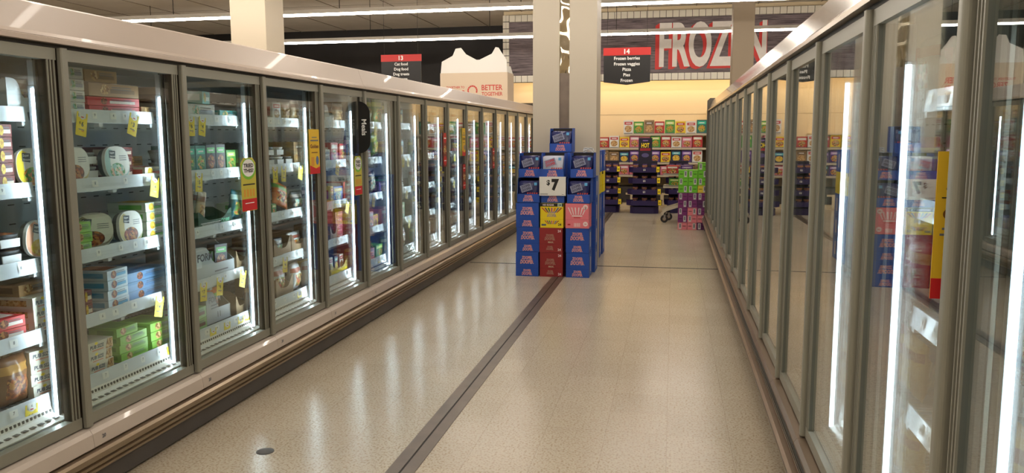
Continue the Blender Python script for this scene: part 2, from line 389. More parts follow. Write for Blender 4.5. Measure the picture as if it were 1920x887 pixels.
    # shelves
    for k in range(n):
        a = P0+k*PITCH_D+.012; b_ = a+PITCH_D-.024
        for i, z in enumerate(SH):
            uf = .165 if i < 4 else .15
            m = MB(); 
            for j in range(24): 
                y = a+.02+j*(b_-a-.04)/23; m.box(X(uf), X(.80), y-.003, y+.003, z-.008, z, chrome)
            for u in (uf+.01, .4, .62, .79): m.box(X(u), X(u+.008), a, b_, z-.018, z-.008, chrome)
            sh = bld(m, 'shelf')
            m = MB(); split = a+(b_-a)*(.52 if (k+i) % 2 else .60)
            for y0, y1, du in ((a, split-.004, -.02), (split+.004, b_, -.008)):
                if i == 4: y0, y1, du = (a, b_, -.012) if y0 == a else (0, 0, 0)
                if y1 == 0: continue
                m.prism([(X(uf+du), z-.040), (X(uf+du-.002), z-.038), (X(uf+du+.006), z+.020), (X(uf+du+.010), z+.020), (X(uf+du+.006), z-.040)], y0, y1, rail)
                rr = random.Random(int(1000*y0)+i)
                y = y0+.05
                while y < y1-.07:
                    wd = rr.choice((.028, .04)); R_ = YP*(-s)
                    m.quad((X(uf+du-.0005), y+wd/2, z-.006), R_, Vector((s*.12, 0, 1)).normalized(), wd, .030, paper)
                    m.text(rr.choice(('7', '5', '9', '6', '4', '8')), (X(uf+du-.0015), y+wd*.5, z-.004), R_, ZP, ink, h=.014, bold=.02)
                    m.quad((X(uf+du-.0013), y+wd*.5, z-.017), R_, ZP, wd*.7, .003, ink)
                    y += rr.uniform(.07, .15)
                m.box(X(uf+du+.004), X(uf+du+.03), y1-.03, y1-.005, z-.055, z-.036, rail)
            pr = m.build('price_rail', sh)
            for v in pr.data.vertices: v.co -= off
            if i == 4:
                m = MB(); 
                m.prism([(X(.14), .36), (X(.125), .362), (X(.135), .392), (X(.15), .395)], a, b_, white)
                for j in range(36):
                    y = a+.02+j*.0205; m.box(X(.128), X(.131), y, y+.010, .372, .384, greyd)
                m.prism([(X(.07), .340), (X(.07), .345), (X(.125), .366), (X(.14), .36), (X(.14), .34)], a, b_, white)
                for j in range(18): y = a+.02+j*.041; m.box(X(.085), X(.115), y, y+.024, .3555, .3575, greyd)
                bld(m, 'air_grille')
    return root
LF, RF = -2.371, .527; LP, RP = 2.812, 2.470
case_unit(-1, LF, LP-.8, 5, 'near section of the white left freezer bank with lit glass doors', near_end=True)
case_unit(-1, LF, LP+3.2, 5, 'middle section of the left freezer bank, behind the black Meals sign')
case_unit(-1, LF, LP+7.2, 5, 'far section of the left freezer bank, ending behind the column', far_end=True)
case_unit(1, RF, RP-1.6, 5, 'near section of the right freezer bank, nearest the camera', near_end=True)
case_unit(1, RF, RP+2.4, 5, 'middle section of the right freezer bank with grey door stiles')
case_unit(1, RF, RP+6.4, 5, 'far section of the right freezer bank, beside the stacked small cartons', far_end=True)

# ------------------------------------------------------------------ product prototypes (front faces local +X, origin at bottom front centre)
F_PASTRY = foodmat('pastry print', [(176, 130, 70), (205, 165, 105), (140, 92, 48), (222, 190, 140)], 90)
F_GREEN = foodmat('greens print', [(90, 150, 50), (210, 120, 40), (160, 190, 80), (225, 170, 60), (60, 110, 40)], 80)
F_MEAT = foodmat('meat print', [(130, 60, 30), (170, 90, 45), (95, 45, 25), (190, 130, 70)], 90)
F_SEA = foodmat('seafood print', [(150, 190, 180), (205, 215, 190), (90, 150, 90), (225, 180, 150)], 80)
F_YEL = foodmat('pasta print', [(225, 185, 50), (200, 150, 40), (235, 205, 90)], 60)
F_MIX = foodmat('mixed print', [(190, 60, 40), (225, 150, 50), (110, 140, 50), (235, 215, 170), (120, 60, 40)], 75)
def pm_(rgb, r=.45): return mat('pack %d %d %d' % rgb, rgb, r)
PROTO = {}
def front(m, what, y, z, w, h, mt, x=.0007, **k):
    if what == 'q': m.quad((x, y, z), YP, ZP, w, h, mt)
    elif what == 'd': m.disc((x, y, z), YP, ZP, w, h, mt, **k)
def cbox(m, w, h, d, mt, e=.0):
    m.prism([(-w/2, e), (w/2, e), (w/2, h), (-w/2, h)], -d, 0, mt, 'x')
    m.box(-d, -.0005, -w/2-.0006, w/2+.0006, h-.0015, h-.0008, mt)
def proto(key):
    if key in PROTO: return PROTO[key]
    m = MB(); W = paper
    p = key.split(':'); t = p[0]
    dims = (.15, .1, .15)
    if t == 'pub':
        w, h, d = .16, .050, .19; cbox(m, w, h-.002, d, pm_((226, 220, 204)))
        m.prism([(.032, .002), (.078, .002), (.078, h-.004), (.046, h-.004)], -.001, .0008, F_PASTRY, 'x')
        m.text('PUB SIZE', (.0008, -.022, h*.52), YP, ZP, pm_((60, 70, 90)), w=.085, bold=.03, shear=.15)
        front(m, 'q', -.018, .010, .07, .005, pm_((220, 150, 130))); front(m, 'd', -.025, h-.010, .02, .012, yellow)
        m.quad((-d/2, -w/2-.001, h/2), -XP, ZP, d*.7, h*.5, F_PASTRY)
    elif t == 'oval':
        w, h, d = .17, .155, .045
        band, food = {'yellow': ((232, 205, 60), F_GREEN), 'teal': ((170, 205, 200), F_SEA), 'brown': ((205, 190, 130), F_MEAT), 'salmon': ((228, 170, 140), F_YEL), 'grey': ((150, 140, 120), F_MEAT)}[p[1]]
        pts = [(w/2*math.copysign(abs(math.cos(a))**.72, math.cos(a)), h/2+h/2*math.copysign(abs(math.sin(a))**.8, math.sin(a))) for a in [2*math.pi*i/28 for i in range(28)]]
        m.prism(pts, -d*.35, 0, pm_((228, 228, 220)), 'x'); m.prism([(y*.9, h/2+(z-h/2)*.9) for y, z in pts], -d, -d*.35, pm_((90, 84, 76)), 'x')
        cr = [(.0006, y*.97, h/2+(z-h/2)*.97) for y, z in pts if z < h*.62 or y < -w*.2]; m.poly(cr, pm_(band[0:3]))
        m.disc((.0009, .018, h*.52), YP, ZP, w*.78, h*.84, pm_((236, 234, 226)), pw=.9)
        m.disc((.0012, -.005, h*.27), YP, ZP, w*.6, h*.46, food)
        m.prism([(-.052, h*.66), (-.012, h*.62), (-.006, h*.86), (-.048, h*.88)], -.001, .0014, pm_((40, 46, 58)), 'x')
        m.text('Super', (.002, -.030, h*.80), YP, ZP, W, w=.032, bold=.02); m.text('Nature', (.002, -.029, h*.70), YP, ZP, W, w=.034, bold=.02)
        for i in range(3): front(m, 'q', .04, h*(.70-.06*i), .05, .003, ink, x=.0013)
    elif t == 'strip':   # slim carton: strip:base:accent:food
        w, h, d = .165, .046, .2
        base, acc, food = {'greenw': ((222, 234, 214), (110, 190, 80), F_YEL), 'blue': ((205, 222, 234), (80, 160, 205), F_MEAT), 'deep': ((120, 160, 205), (95, 140, 190), F_MEAT), 'redw': ((205, 52, 48), (236, 220, 210), F_MEAT), 'orange': ((228, 222, 205), (205, 60, 50), F_YEL), 'brown': ((120, 50, 44), (226, 210, 190), F_YEL),
                           'pink': ((190, 84, 100), (225, 150, 160), F_MIX), 'white': ((222, 222, 218), (150, 160, 175), F_SEA), 'green': ((140, 196, 70), (110, 160, 50), F_PASTRY), 'greenbr': ((150, 190, 120), (120, 80, 60), F_MEAT), 'purple': ((90, 60, 130), (180, 150, 200), F_MIX), 'teal': ((40, 165, 160), (215, 235, 230), F_GREEN), 'kraft': ((165, 130, 88), (120, 92, 60), F_PASTRY)}[p[1]]
        if len(p) > 2: w, h, d = [float(x) for x in p[2].split('x')]
        cbox(m, w, h-.002, d, pm_(base))
        front(m, 'q', w*.16, h*.42, w*.5, h*.32, pm_(acc)); front(m, 'd', -w*.2, h*.5, min(w*.3, h*1.0), h*.8, food, x=.0012)
        for j in range(2): front(m, 'q', w*.14, h*(.72-.14*j), w*.4, h*.06, ink, x=.0014)
        m.quad((-d*.4, -w/2-.001, h/2), -XP, ZP, d*.6, h*.5, pm_(acc)); m.quad((-d/2, 0, h-.0005), -XP, YP, d*.7, w*.7, food if len(p) < 3 else pm_(acc))
    elif t == 'tall':    # upright carton  tall:color
        cA, cB, food = {'white': ((226, 224, 218), (190, 60, 60), F_PASTRY), 'teal': ((30, 110, 100), (50, 200, 160), F_GREEN), 'dark': ((46, 42, 44), (120, 200, 120), F_MEAT), 'green': ((70, 150, 60), (210, 225, 120), F_GREEN), 'kraft': ((150, 122, 84), (110, 84, 56), F_PASTRY),
                        'red': ((186, 40, 44), (235, 225, 210), F_MIX), 'yellow': ((238, 205, 40), (200, 60, 50), F_MIX), 'blue': ((50, 90, 170), (235, 210, 60), F_SEA), 'purple': ((76, 44, 120), (190, 150, 210), F_MIX), 'pink': ((205, 110, 130), (240, 210, 215), F_MIX), 'navy': ((30, 40, 80), (90, 190, 200), F_YEL)}[p[1]]
        w, h, d = [float(x) for x in p[2].split('x')] if len(p) > 2 else (.12, .16, .12)
        cbox(m, w, h-.002, d, pm_(cA)); front(m, 'q', 0, h*.78, w*.8, h*.2, pm_(cB)); front(m, 'd', 0, h*.38, w*.72, h*.5, food, x=.0012)
        m.quad((.0014, 0, h*.78), YP, ZP, w*.5, h*.06, W); front(m, 'q', 0, h*.06, w*.9, h*.05, ink, x=.0014)
        m.quad((-d*.5, -w/2-.001, h*.5), -XP, ZP, d*.7, h*.5, pm_(cB))
        if p[1] in ('teal', 'dark') and len(p) < 3: m.text('CORE', (.002, 0, h*.78), YP, ZP, W, w=w*.62, bold=.03)
    elif t == 'tub':
        w, h, d = .12, .065, .12; c1 = {'white': (220, 222, 220), 'grey': (140, 138, 132), 'black': (44, 44, 48), 'brown': (110, 70, 46)}[p[1]]
        n = 20
        def ring(f, z): return [(-d/2+d/2*f*math.copysign(abs(math.cos(a))**.7, math.cos(a)), w/2*f*math.copysign(abs(math.sin(a))**.7, math.sin(a)), z) for a in [2*math.pi*i/n for i in range(n)]]
        vs = ring(.78, 0)+ring(.95, h-.012)+ring(1, h-.012)+ring(1, h-.002)
        m.add(vs, [(j*n+i, j*n+(i+1) % n, (j+1)*n+(i+1) % n, (j+1)*n+i) for j in range(3) for i in range(n)], pm_(c1), True)
        m.add(vs, [tuple(range(n)), tuple(range(3*n, 4*n))[::-1]], pm_(c1))
        m.poly([(x, y*.9, h-.0012) for x, y, z in ring(.9, h)], F_MEAT); m.prism([(-.045, .012), (.045, .012), (.047, h-.02), (-.047, h-.02)], -.008, -.0035, pm_((225, 225, 225)), 'x')
        m.text('Meal', (-.003, 0, h*.42), YP, ZP, ink, w=.05) if False else None
    elif t == 'tray':    # shelf-ready tray: tray:kind
        kind = p[1]; w, h, d = {'white': (.17, .13, .3), 'FORM': (.40, .19, .3), 'FORM5': (.25, .19, .3), 'kraft': (.24, .13, .3), 'kraftS': (.13, .12, .3), 'core': (.34, .095, .3), 'yellow': (.34, .10, .3)}[kind]
        c1 = {'white': (222, 224, 224), 'FORM': (196, 202, 206), 'FORM5': (176, 178, 180), 'kraft': (150, 122, 88), 'kraftS': (142, 118, 86), 'core': (22, 74, 48), 'yellow': (212, 190, 110)}[kind]; pm1 = pm_(c1, .7)
        hb = h*.42
        n = 14; pts = [(-w/2, 0), (w/2, 0), (w/2, h*.55)]
        for i in range(n+1):
            a = i/n; yv = w/2 - w*a
            zz = hb + (h-hb)*(.5+.5*math.cos(math.pi*min(1, max(0, (a-.05)/.45))) if False else 0)
            zz = hb + (h-hb)*max(0, math.tanh((a-.55)*9)) if kind in ('FORM', 'FORM5', 'white') else hb + (h-hb)*abs(math.cos(math.pi*a))**6
            pts.append((yv, zz))
        pts = pts[:2] + pts[3:]
        m.prism(pts, -.004, 0, pm1, 'x'); m.box(-d, -.004, -w/2, w/2, 0, .003, pm1)
        for y in (-w/2, w/2-.003):
            m.prism([(-d, 0), (-.004, 0), (-.004, hb if y > 0 else h*.95), (-d*.4, h), (-d, h)], y, y+.003, pm1)
        m.box(-d, -d+.003, -w/2, w/2, 0, h, pm1)
        if kind == 'FORM': m.text('FORM', (.001, -.10, h*.68), YP, ZP, black, w=.15, bold=.03); front(m, 'q', .06, h*.18, .14, .008, ink); front(m, 'q', -.16, h*.55, .05, .06, pm_((230, 236, 240)))
        if kind == 'FORM5': m.text('FORM', (.001, -.04, h*.72), YP, ZP, ink, w=.12, bold=.03); m.text('11', (.001, .0, h*.22), YP, ZP, black, w=.03, bold=.02); [front(m, 'q', -.04, h*(.54-.09*i), .08, .008, ink) for i in range(2)]
        if kind == 'core': m.text('CORE', (.001, .10, h*.27), YP, ZP, pm_((90, 225, 160)), w=.09, bold=.03); m.text('POWERFOODS', (.001, -.05, h*.14), YP, ZP, W, w=.17, bold=.02); front(m, 'q', -.05, h*.28, .2, .005, W)
        if kind == 'yellow': front(m, 'q', 0, h*.22, .3, .02, yellow)
    elif t == 'bag':     # pillow bag: bag:color
        cA, cB, food = {'beige': ((196, 176, 148), (150, 110, 80), F_PASTRY), 'white': ((216, 220, 222), (170, 90, 70), F_MIX), 'green': ((96, 140, 50), (220, 225, 90), F_GREEN), 'brown': ((128, 84, 50), (190, 140, 70), F_MEAT), 'orange': ((222, 120, 50), (120, 170, 60), F_MIX), 'purple': ((70, 48, 120), (205, 170, 220), F_MIX), 'gold': ((205, 160, 60), (150, 60, 40), F_YEL),
                        'choc': ((66, 40, 84), (170, 110, 60), F_MEAT), 'red': ((176, 44, 40), (235, 205, 90), F_MIX), 'dark': ((44, 40, 42), (180, 170, 160), F_SEA), 'teal': ((20, 96, 104), (190, 220, 210), F_GREEN)}[p[1]]
        w, h, tck = (.18, .20, .06) if len(p) < 3 else [float(x) for x in p[2].split('x')]
        nu, nv = 10, 12; rr = random.Random(hash(p[1]) & 0 + len(p[1])*7+int(w*100))
        base = pm_(cA, .28); sec = pm_(cB, .3)
        def th(a, b): return tck/2*(max(0, math.sin(math.pi*a))**.5)*(max(0, math.sin(math.pi*b))**.45)*(1+.10*math.sin(17*a+5*b)+.08*math.sin(23*b-7*a))
        for sgn in (1, -1):
            vs = []
            for j in range(nv+1):
                for i in range(nu+1):
                    a, b = i/nu, j/nv; vs.append((-tck/2+sgn*th(a, b)+.004*rr.uniform(-1, 1)*(0 < i < nu and 0 < j < nv), (a-.5)*w*(1-.06*math.sin(math.pi*b)), b*h))
            for j in range(nv):
                mt = sec if (j in (8, 9) and sgn > 0) else base
                for i in range(nu):
                    mm = food if (sgn > 0 and 2 <= j <= 6 and 2 <= i <= 7) else mt
                    q = [j*(nu+1)+i, j*(nu+1)+i+1, (j+1)*(nu+1)+i+1, (j+1)*(nu+1)+i]
                    m.add([vs[k] for k in q], [(0, 1, 2, 3)], mm, True)
    me = m.mesh(key)
    bm = bmesh.new(); bm.from_mesh(me); bmesh.ops.remove_doubles(bm, verts=bm.verts, dist=1e-6); bmesh.ops.recalc_face_normals(bm, faces=bm.faces); bm.to_mesh(me); bm.free()
    xs = [v.co.y for v in me.vertices]; zs = [v.co.z for v in me.vertices]; xx = [v.co.x for v in me.vertices]
    PROTO[key] = (me, max(xs)-min(xs), max(zs), max(xx)-min(xx)); return PROTO[key]
LOOK = {'pub': ('frozen_pastry_box', 'white pastry box', 'food box'), 'oval': ('ready_meal', 'ready meal', 'ready meal'), 'tub': ('meal_tub', 'meal tub', 'tub'), 'tray': ('shelf_tray', 'shelf tray', 'tray'), 'bag': ('frozen_food_bag', 'plastic food bag', 'food bag'), 'strip': ('frozen_food_box', 'slim carton', 'food box'), 'tall': ('frozen_food_carton', 'upright carton', 'food box')}
CW = {'greenw': 'green and white', 'blue': 'light blue', 'deep': 'mid-blue', 'redw': 'red', 'orange': 'cream and orange', 'brown': 'brown', 'pink': 'pink', 'white': 'white', 'green': 'green', 'greenbr': 'green-brown', 'purple': 'purple', 'teal': 'teal', 'kraft': 'tan', 'yellow': 'yellow', 'salmon': 'salmon', 'grey': 'grey', 'dark': 'black', 'red': 'red', 'navy': 'navy', 'beige': 'beige', 'gold': 'gold', 'choc': 'dark purple', 'black': 'black', 'FORM': 'grey FORM', 'FORM5': 'low FORM', 'kraftS': 'tan', 'core': 'dark green'}
SHN = ['top', 'second', 'third', 'fourth', 'bottom']
RECS = []
def put(side, y, i, key, n=1, du=0.0, rot=0.0, tilt=0.0, zoff=0.0, lean=0.0):
    """stack n copies on shelf i of the left (-1) or right (1) bank; returns the top height"""
    me, w, h, d = proto(key); t = key.split(':')[0]; c = key.split(':')[1] if ':' in key else ''
    face, P = (LF, LP) if side < 0 else (RF, RP)
    bay = int(math.floor((y-P)/.8)); z = SH[i]+zoff+.0015; name, ln, cat = LOOK[t]; look = (CW[c]+' ' if c and t != 'pub' else '')+ln
    obs = []
    for j in range(n):
        rz = (0 if side < 0 else math.pi)+rot+random.uniform(-.04, .04)*(n > 1)
        obs.append(inst(me, name, (face+side*(.178+du), y+random.uniform(-.003, .003)*(n > 1), z), rz, rx=tilt, ry=lean)); z += h+.0005
    RECS.append((side, bay, i, y, look, cat, ln, obs)); return z-SH[i]
def label_products():
    for n_ in (0, 1):
        groups = {}
        for r in RECS:
            if (len(r[7]) > 1) == bool(n_): groups.setdefault(r[:3], []).append(r)
        for (side, bay, i), L_ in groups.items():
            L_.sort(key=lambda r: r[3]); sn = 'left' if side < 0 else 'right'
            for q, r in enumerate(L_):
                for j, o in enumerate(r[7]):
                    if n_: pos = '%s in %s stack' % ('lowest' if j == 0 else ('topmost' if j == len(r[7])-1 else ORD[j+1]), ORD[q+1])
                    else: pos = '%s from near end' % ORD[q+1]
                    tag(o, '%s, %s, %s shelf, %s %s door' % (r[4], pos, SHN[i], ORD[bay+2], sn), r[5], '%ss behind the %s freezer doors' % (r[6], sn))
L = -1
# top shelf, left bank
put(L, 2.81, 0, 'tray:white'); put(L, 2.81, 0, 'bag:beige:0.14x0.13x0.05', du=.02, zoff=.004)
put(L, 3.105, 0, 'strip:white:0.09x0.05x0.2', 4)
z = put(L, 3.345, 0, 'strip:redw:0.34x0.04x0.3', 2); z = put(L, 3.35, 0, 'strip:kraft:0.34x0.06x0.3', 1, zoff=z); put(L, 3.265, 0, 'strip:kraft:0.21x0.055x0.25', 1, zoff=z)
put(L, 3.60, 0, 'strip:kraft:0.13x0.045x0.2', 1); put(L, 3.76, 0, 'tall:kraft:0.12x0.15x0.2')
z = put(L, 4.05, 0, 'strip:white:0.26x0.075x0.22', 1); put(L, 4.10, 0, 'strip:teal:0.15x0.07x0.14', 1, zoff=z, rot=.3)
put(L, 4.345, 0, 'strip:teal:0.15x0.05x0.12', 1, rot=-.15, du=.012); put(L, 4.56, 0, 'bag:dark:0.18x0.15x0.06'); put(L, 4.74, 0, 'bag:beige:0.16x0.14x0.06')
put(L, 4.91, 0, 'tall:white:0.11x0.12x0.1'); put(L, 5.06, 0, 'bag:beige:0.16x0.13x0.07'); put(L, 5.23, 0, 'bag:beige:0.17x0.14x0.07', rot=.2); put(L, 5.40, 0, 'bag:white:0.16x0.13x0.06')
put(L, 5.56, 0, 'tall:red:0.11x0.14x0.1'); put(L, 5.74, 0, 'tray:white'); put(L, 5.95, 0, 'bag:beige:0.18x0.15x0.06'); put(L, 6.15, 0, 'tall:kraft:0.14x0.17x0.2'); put(L, 6.35, 0, 'bag:green:0.2x0.19x0.07')
put(L, 6.60, 0, 'bag:green:0.2x0.22x0.07', rot=.2); put(L, 6.82, 0, 'bag:green:0.2x0.23x0.07', rot=-.1); put(L, 7.02, 0, 'bag:green:0.17x0.2x0.07')
# second shelf
put(L, 2.695, 1, 'strip:brown:0.075x0.05x0.18', 5); put(L, 2.835, 1, 'oval:yellow', lean=-.08)
put(L, 3.085, 1, 'oval:brown', lean=-.05, du=.01); put(L, 3.21, 1, 'tub:grey', 2, du=.04); put(L, 3.345, 1, 'oval:teal', lean=-.08)
put(L, 3.475, 1, 'strip:brown:0.10x0.05x0.2', 3, du=.06); put(L, 3.60, 1, 'strip:orange:0.13x0.05x0.14', 1, du=.0); put(L, 3.625, 1, 'strip:kraft:0.12x0.05x0.14', 1, zoff=.052, du=.12)
put(L, 3.76, 1, 'tub:grey', 2)
for q, y in enumerate((3.92, 4.02, 4.12, 4.22)): put(L, y, 1, 'tall:teal:0.095x0.15x0.2' if q < 2 else 'tall:dark:0.095x0.155x0.2')
put(L, 4.33, 1, 'tall:green:0.10x0.12x0.2'); put(L, 4.5, 1, 'tall:dark', 1); put(L, 4.66, 1, 'bag:purple:0.15x0.15x0.06')
put(L, 4.81, 1, 'tub:black', 2); put(L, 4.945, 1, 'tub:white', 2); put(L, 5.07, 1, 'tub:black', 1); put(L, 5.21, 1, 'tall:kraft:0.15x0.16x0.2'); put(L, 5.37, 1, 'bag:green:0.14x0.13x0.06')
put(L, 5.52, 1, 'tub:white', 2); put(L, 5.66, 1, 'strip:white:0.13x0.05x0.2', 2); put(L, 5.81, 1, 'tall:red:0.13x0.15x0.15'); put(L, 5.97, 1, 'tall:red:0.13x0.14x0.15'); put(L, 6.16, 1, 'bag:purple'); put(L, 6.36, 1, 'tub:white', 2)
put(L, 6.515, 1, 'tall:red:0.1x0.08x0.1'); put(L, 6.74, 1, 'bag:green:0.17x0.2x0.07', tilt=.25, zoff=.03); put(L, 6.95, 1, 'bag:gold:0.18x0.15x0.07')
# third shelf
put(L, 2.69, 2, 'tub:black', 2); put(L, 2.835, 2, 'oval:salmon', tilt=-.15, zoff=.015)
put(L, 3.085, 2, 'strip:green:0.1x0.045x0.2', 3); put(L, 3.225, 2, 'oval:grey', rot=-.6, du=.06); put(L, 3.295, 2, 'oval:grey', rot=-.6, du=.11) ; put(L, 3.41, 2, 'oval:brown', lean=-.05)
put(L, 3.595, 2, 'strip:greenw', 4, rot=.1); put(L, 3.78, 2, 'strip:greenbr:0.14x0.05x0.2', 3)
put(L, 4.135, 2, 'tray:core')
for q in range(5): put(L, 4.025+q*.05, 2, 'bag:%s:0.085x0.19x0.035' % ('white' if q % 2 else 'beige'), du=.02+q*.052, zoff=.02, tilt=-.25)
put(L, 4.39, 2, 'bag:teal:0.12x0.18x0.06', tilt=-.15, zoff=.01); put(L, 4.55, 2, 'strip:greenw:0.15x0.05x0.2', 2); put(L, 4.70, 2, 'tall:dark:0.1x0.13x0.1')
put(L, 4.825, 2, 'tall:green:0.055x0.07x0.06'); put(L, 4.97, 2, 'bag:orange:0.2x0.17x0.05', tilt=-.35, zoff=.045, lean=-.2, du=.01); put(L, 5.20, 2, 'bag:dark:0.17x0.13x0.07'); put(L, 5.37, 2, 'bag:purple:0.16x0.15x0.06'); put(L, 5.56, 2, 'bag:purple:0.17x0.16x0.06')
put(L, 5.74, 2, 'tall:yellow:0.05x0.13x0.12'); put(L, 5.86, 2, 'tall:blue:0.17x0.12x0.14'); put(L, 6.04, 2, 'strip:redw:0.15x0.05x0.2', 3); put(L, 6.23, 2, 'tall:navy:0.15x0.14x0.15'); put(L, 6.42, 2, 'bag:gold:0.18x0.16x0.06')
put(L, 6.64, 2, 'bag:dark:0.19x0.18x0.06', tilt=.2, zoff=.02); put(L, 6.86, 2, 'tall:purple:0.2x0.10x0.16'); put(L, 7.06, 2, 'tall:teal:0.15x0.15x0.15')
# fourth shelf
put(L, 2.66, 3, 'strip:redw:0.14x0.045x0.2', 2, rot=-.12, du=.01); z = put(L, 2.85, 3, 'pub', 3); put(L, 2.85, 3, 'strip:kraft:0.16x0.05x0.3', 1, zoff=z, du=.06)
put(L, 3.085, 3, 'strip:brown:0.05x0.06x0.2', 2); put(L, 3.285, 3, 'strip:blue', 4, rot=.12); put(L, 3.555, 3, 'strip:deep:0.33x0.046x0.25', 3, du=.03)
put(L, 3.80, 3, 'bag:dark:0.13x0.14x0.06'); put(L, 4.11, 3, 'tray:FORM'); put(L, 4.01, 3, 'bag:beige:0.14x0.12x0.05', du=.03, zoff=.005); put(L, 4.20, 3, 'tall:dark:0.13x0.16x0.05', du=.02, zoff=.02, tilt=-.06)
put(L, 4.40, 3, 'tray:kraftS'); put(L, 4.56, 3, 'strip:brown:0.14x0.05x0.2', 2); put(L, 4.72, 3, 'tall:kraft:0.12x0.14x0.2')
put(L, 4.92, 3, 'tray:kraft'); put(L, 4.92, 3, 'bag:dark:0.16x0.12x0.05', du=.02, zoff=.005); put(L, 5.17, 3, 'tray:kraft'); put(L, 5.17, 3, 'bag:white:0.2x0.13x0.06', du=.02, zoff=.005); put(L, 5.37, 3, 'bag:beige:0.13x0.16x0.06'); put(L, 5.53, 3, 'bag:white:0.15x0.15x0.06')
for q in range(3): put(L, 5.905+q*.155, 3, 'strip:pink:0.135x0.042x0.25', 5, du=.02)
put(L, 5.755, 3, 'tray:kraftS')
put(L, 6.385, 3, 'tall:pink:0.13x0.15x0.15'); put(L, 6.53, 3, 'tall:pink:0.13x0.15x0.15'); put(L, 6.69, 3, 'tall:yellow:0.15x0.11x0.12', rot=.12, du=.015); put(L, 6.86, 3, 'tall:pink:0.13x0.15x0.15'); put(L, 7.01, 3, 'tall:pink:0.13x0.15x0.15')
# bottom shelf
put(L, 2.67, 4, 'bag:brown:0.17x0.2x0.08'); put(L, 2.825, 4, 'pub', 4, rot=-.12)
put(L, 3.14, 4, 'pub', 3); z = put(L, 3.375, 4, 'strip:green:0.2x0.042x0.2', 3); put(L, 3.33, 4, 'strip:green:0.15x0.042x0.15', 1, zoff=z); put(L, 3.60, 4, 'strip:green:0.19x0.045x0.2', 3); put(L, 3.765, 4, 'strip:greenbr:0.13x0.05x0.2', 2)
put(L, 3.93, 4, 'strip:greenbr:0.18x0.062x0.2', 2, rot=.06, du=.01); put(L, 4.17, 4, 'tray:FORM5', du=.03) ; put(L, 4.20, 4, 'bag:orange:0.13x0.18x0.05', du=.07, zoff=.005)
put(L, 4.375, 4, 'tray:kraftS'); put(L, 4.55, 4, 'bag:brown:0.17x0.16x0.07'); put(L, 4.74, 4, 'bag:dark:0.16x0.14x0.07')
put(L, 4.93, 4, 'tray:kraft'); put(L, 4.93, 4, 'bag:white:0.2x0.2x0.09', du=.02, zoff=.005); put(L, 5.16, 4, 'bag:white:0.19x0.19x0.09', rot=.2); put(L, 5.36, 4, 'bag:white:0.18x0.17x0.08'); put(L, 5.55, 4, 'bag:beige:0.16x0.17x0.08')
put(L, 5.84, 4, 'tray:yellow')
for q in range(3): put(L, 5.75+q*.10, 4, 'tall:white:0.07x0.13x0.06' if q != 1 else 'tall:navy:0.07x0.13x0.06', du=.03, zoff=.005)
put(L, 6.12, 4, 'bag:gold:0.17x0.16x0.07'); put(L, 6.33, 4, 'bag:brown:0.17x0.16x0.07'); put(L, 6.52, 4, 'strip:pink:0.15x0.05x0.2', 2)
put(L, 6.73, 4, 'tall:green:0.17x0.11x0.13', zoff=0); put(L, 6.93, 4, 'bag:teal:0.17x0.16x0.07')
# farther left doors: each bay has its own palette
far = {5: ['tall:teal', 'bag:teal:0.17x0.17x0.06', 'tall:navy', 'bag:white:0.17x0.18x0.06', 'tall:green', 'tub:white'], 6: ['bag:brown:0.17x0.17x0.06', 'tall:kraft', 'bag:green:0.17x0.16x0.06', 'tub:brown', 'bag:white:0.17x0.18x0.06'],
       7: ['bag:white:0.17x0.18x0.06', 'tall:kraft', 'bag:beige:0.17x0.17x0.07', 'bag:dark:0.17x0.16x0.06'], 8: ['bag:beige:0.17x0.17x0.07', 'tall:purple', 'bag:white:0.17x0.18x0.06', 'tall:white'],
       9: ['tall:red', 'bag:gold:0.17x0.17x0.06', 'bag:white:0.17x0.18x0.06'], 10: ['tall:blue', 'bag:beige:0.17x0.17x0.07', 'bag:white:0.17x0.18x0.06'], 11: ['tall:pink', 'bag:white:0.17x0.18x0.06', 'tall:kraft'], 12: ['bag:beige:0.17x0.17x0.07', 'tall:white']}
rr = random.Random(5)
for k, pal in far.items():
    for i in range(5):
        y = LP+k*.8+(.06 if k > 5 else .36)
        while y < LP+k*.8+.62:
            key = rr.choice(pal); wk = proto(key)[1]
            put(L, y+wk/2, i, key, 2 if key.startswith('tub') else 1); y += wk+.02
# right bank: what shows through the nearer glass doors
rp = ['bag:gold:0.2x0.18x0.08', 'bag:orange:0.2x0.2x0.08', 'bag:brown:0.2x0.18x0.08', 'bag:red:0.19x0.19x0.08']
for k in (-1, 0, 1, 2):
    for i in range(5):
        y = RP+k*.8+.03
        pal = {0: ['bag:red:0.19x0.19x0.08', 'tall:red', 'bag:white:0.17x0.18x0.06'], 1: ['bag:purple:0.18x0.18x0.07', 'tall:pink', 'bag:red:0.19x0.19x0.08', 'tall:navy'], 2: rp+['bag:purple:0.18x0.18x0.07'], 3: rp, 4: ['bag:beige:0.17x0.17x0.07', 'bag:gold:0.2x0.18x0.08']}[i]
        while y < RP+k*.8+.61:
            key = rr.choice(pal); wk = proto(key)[1]; put(1, y+wk/2, i, key); y += wk+.02

label_products()
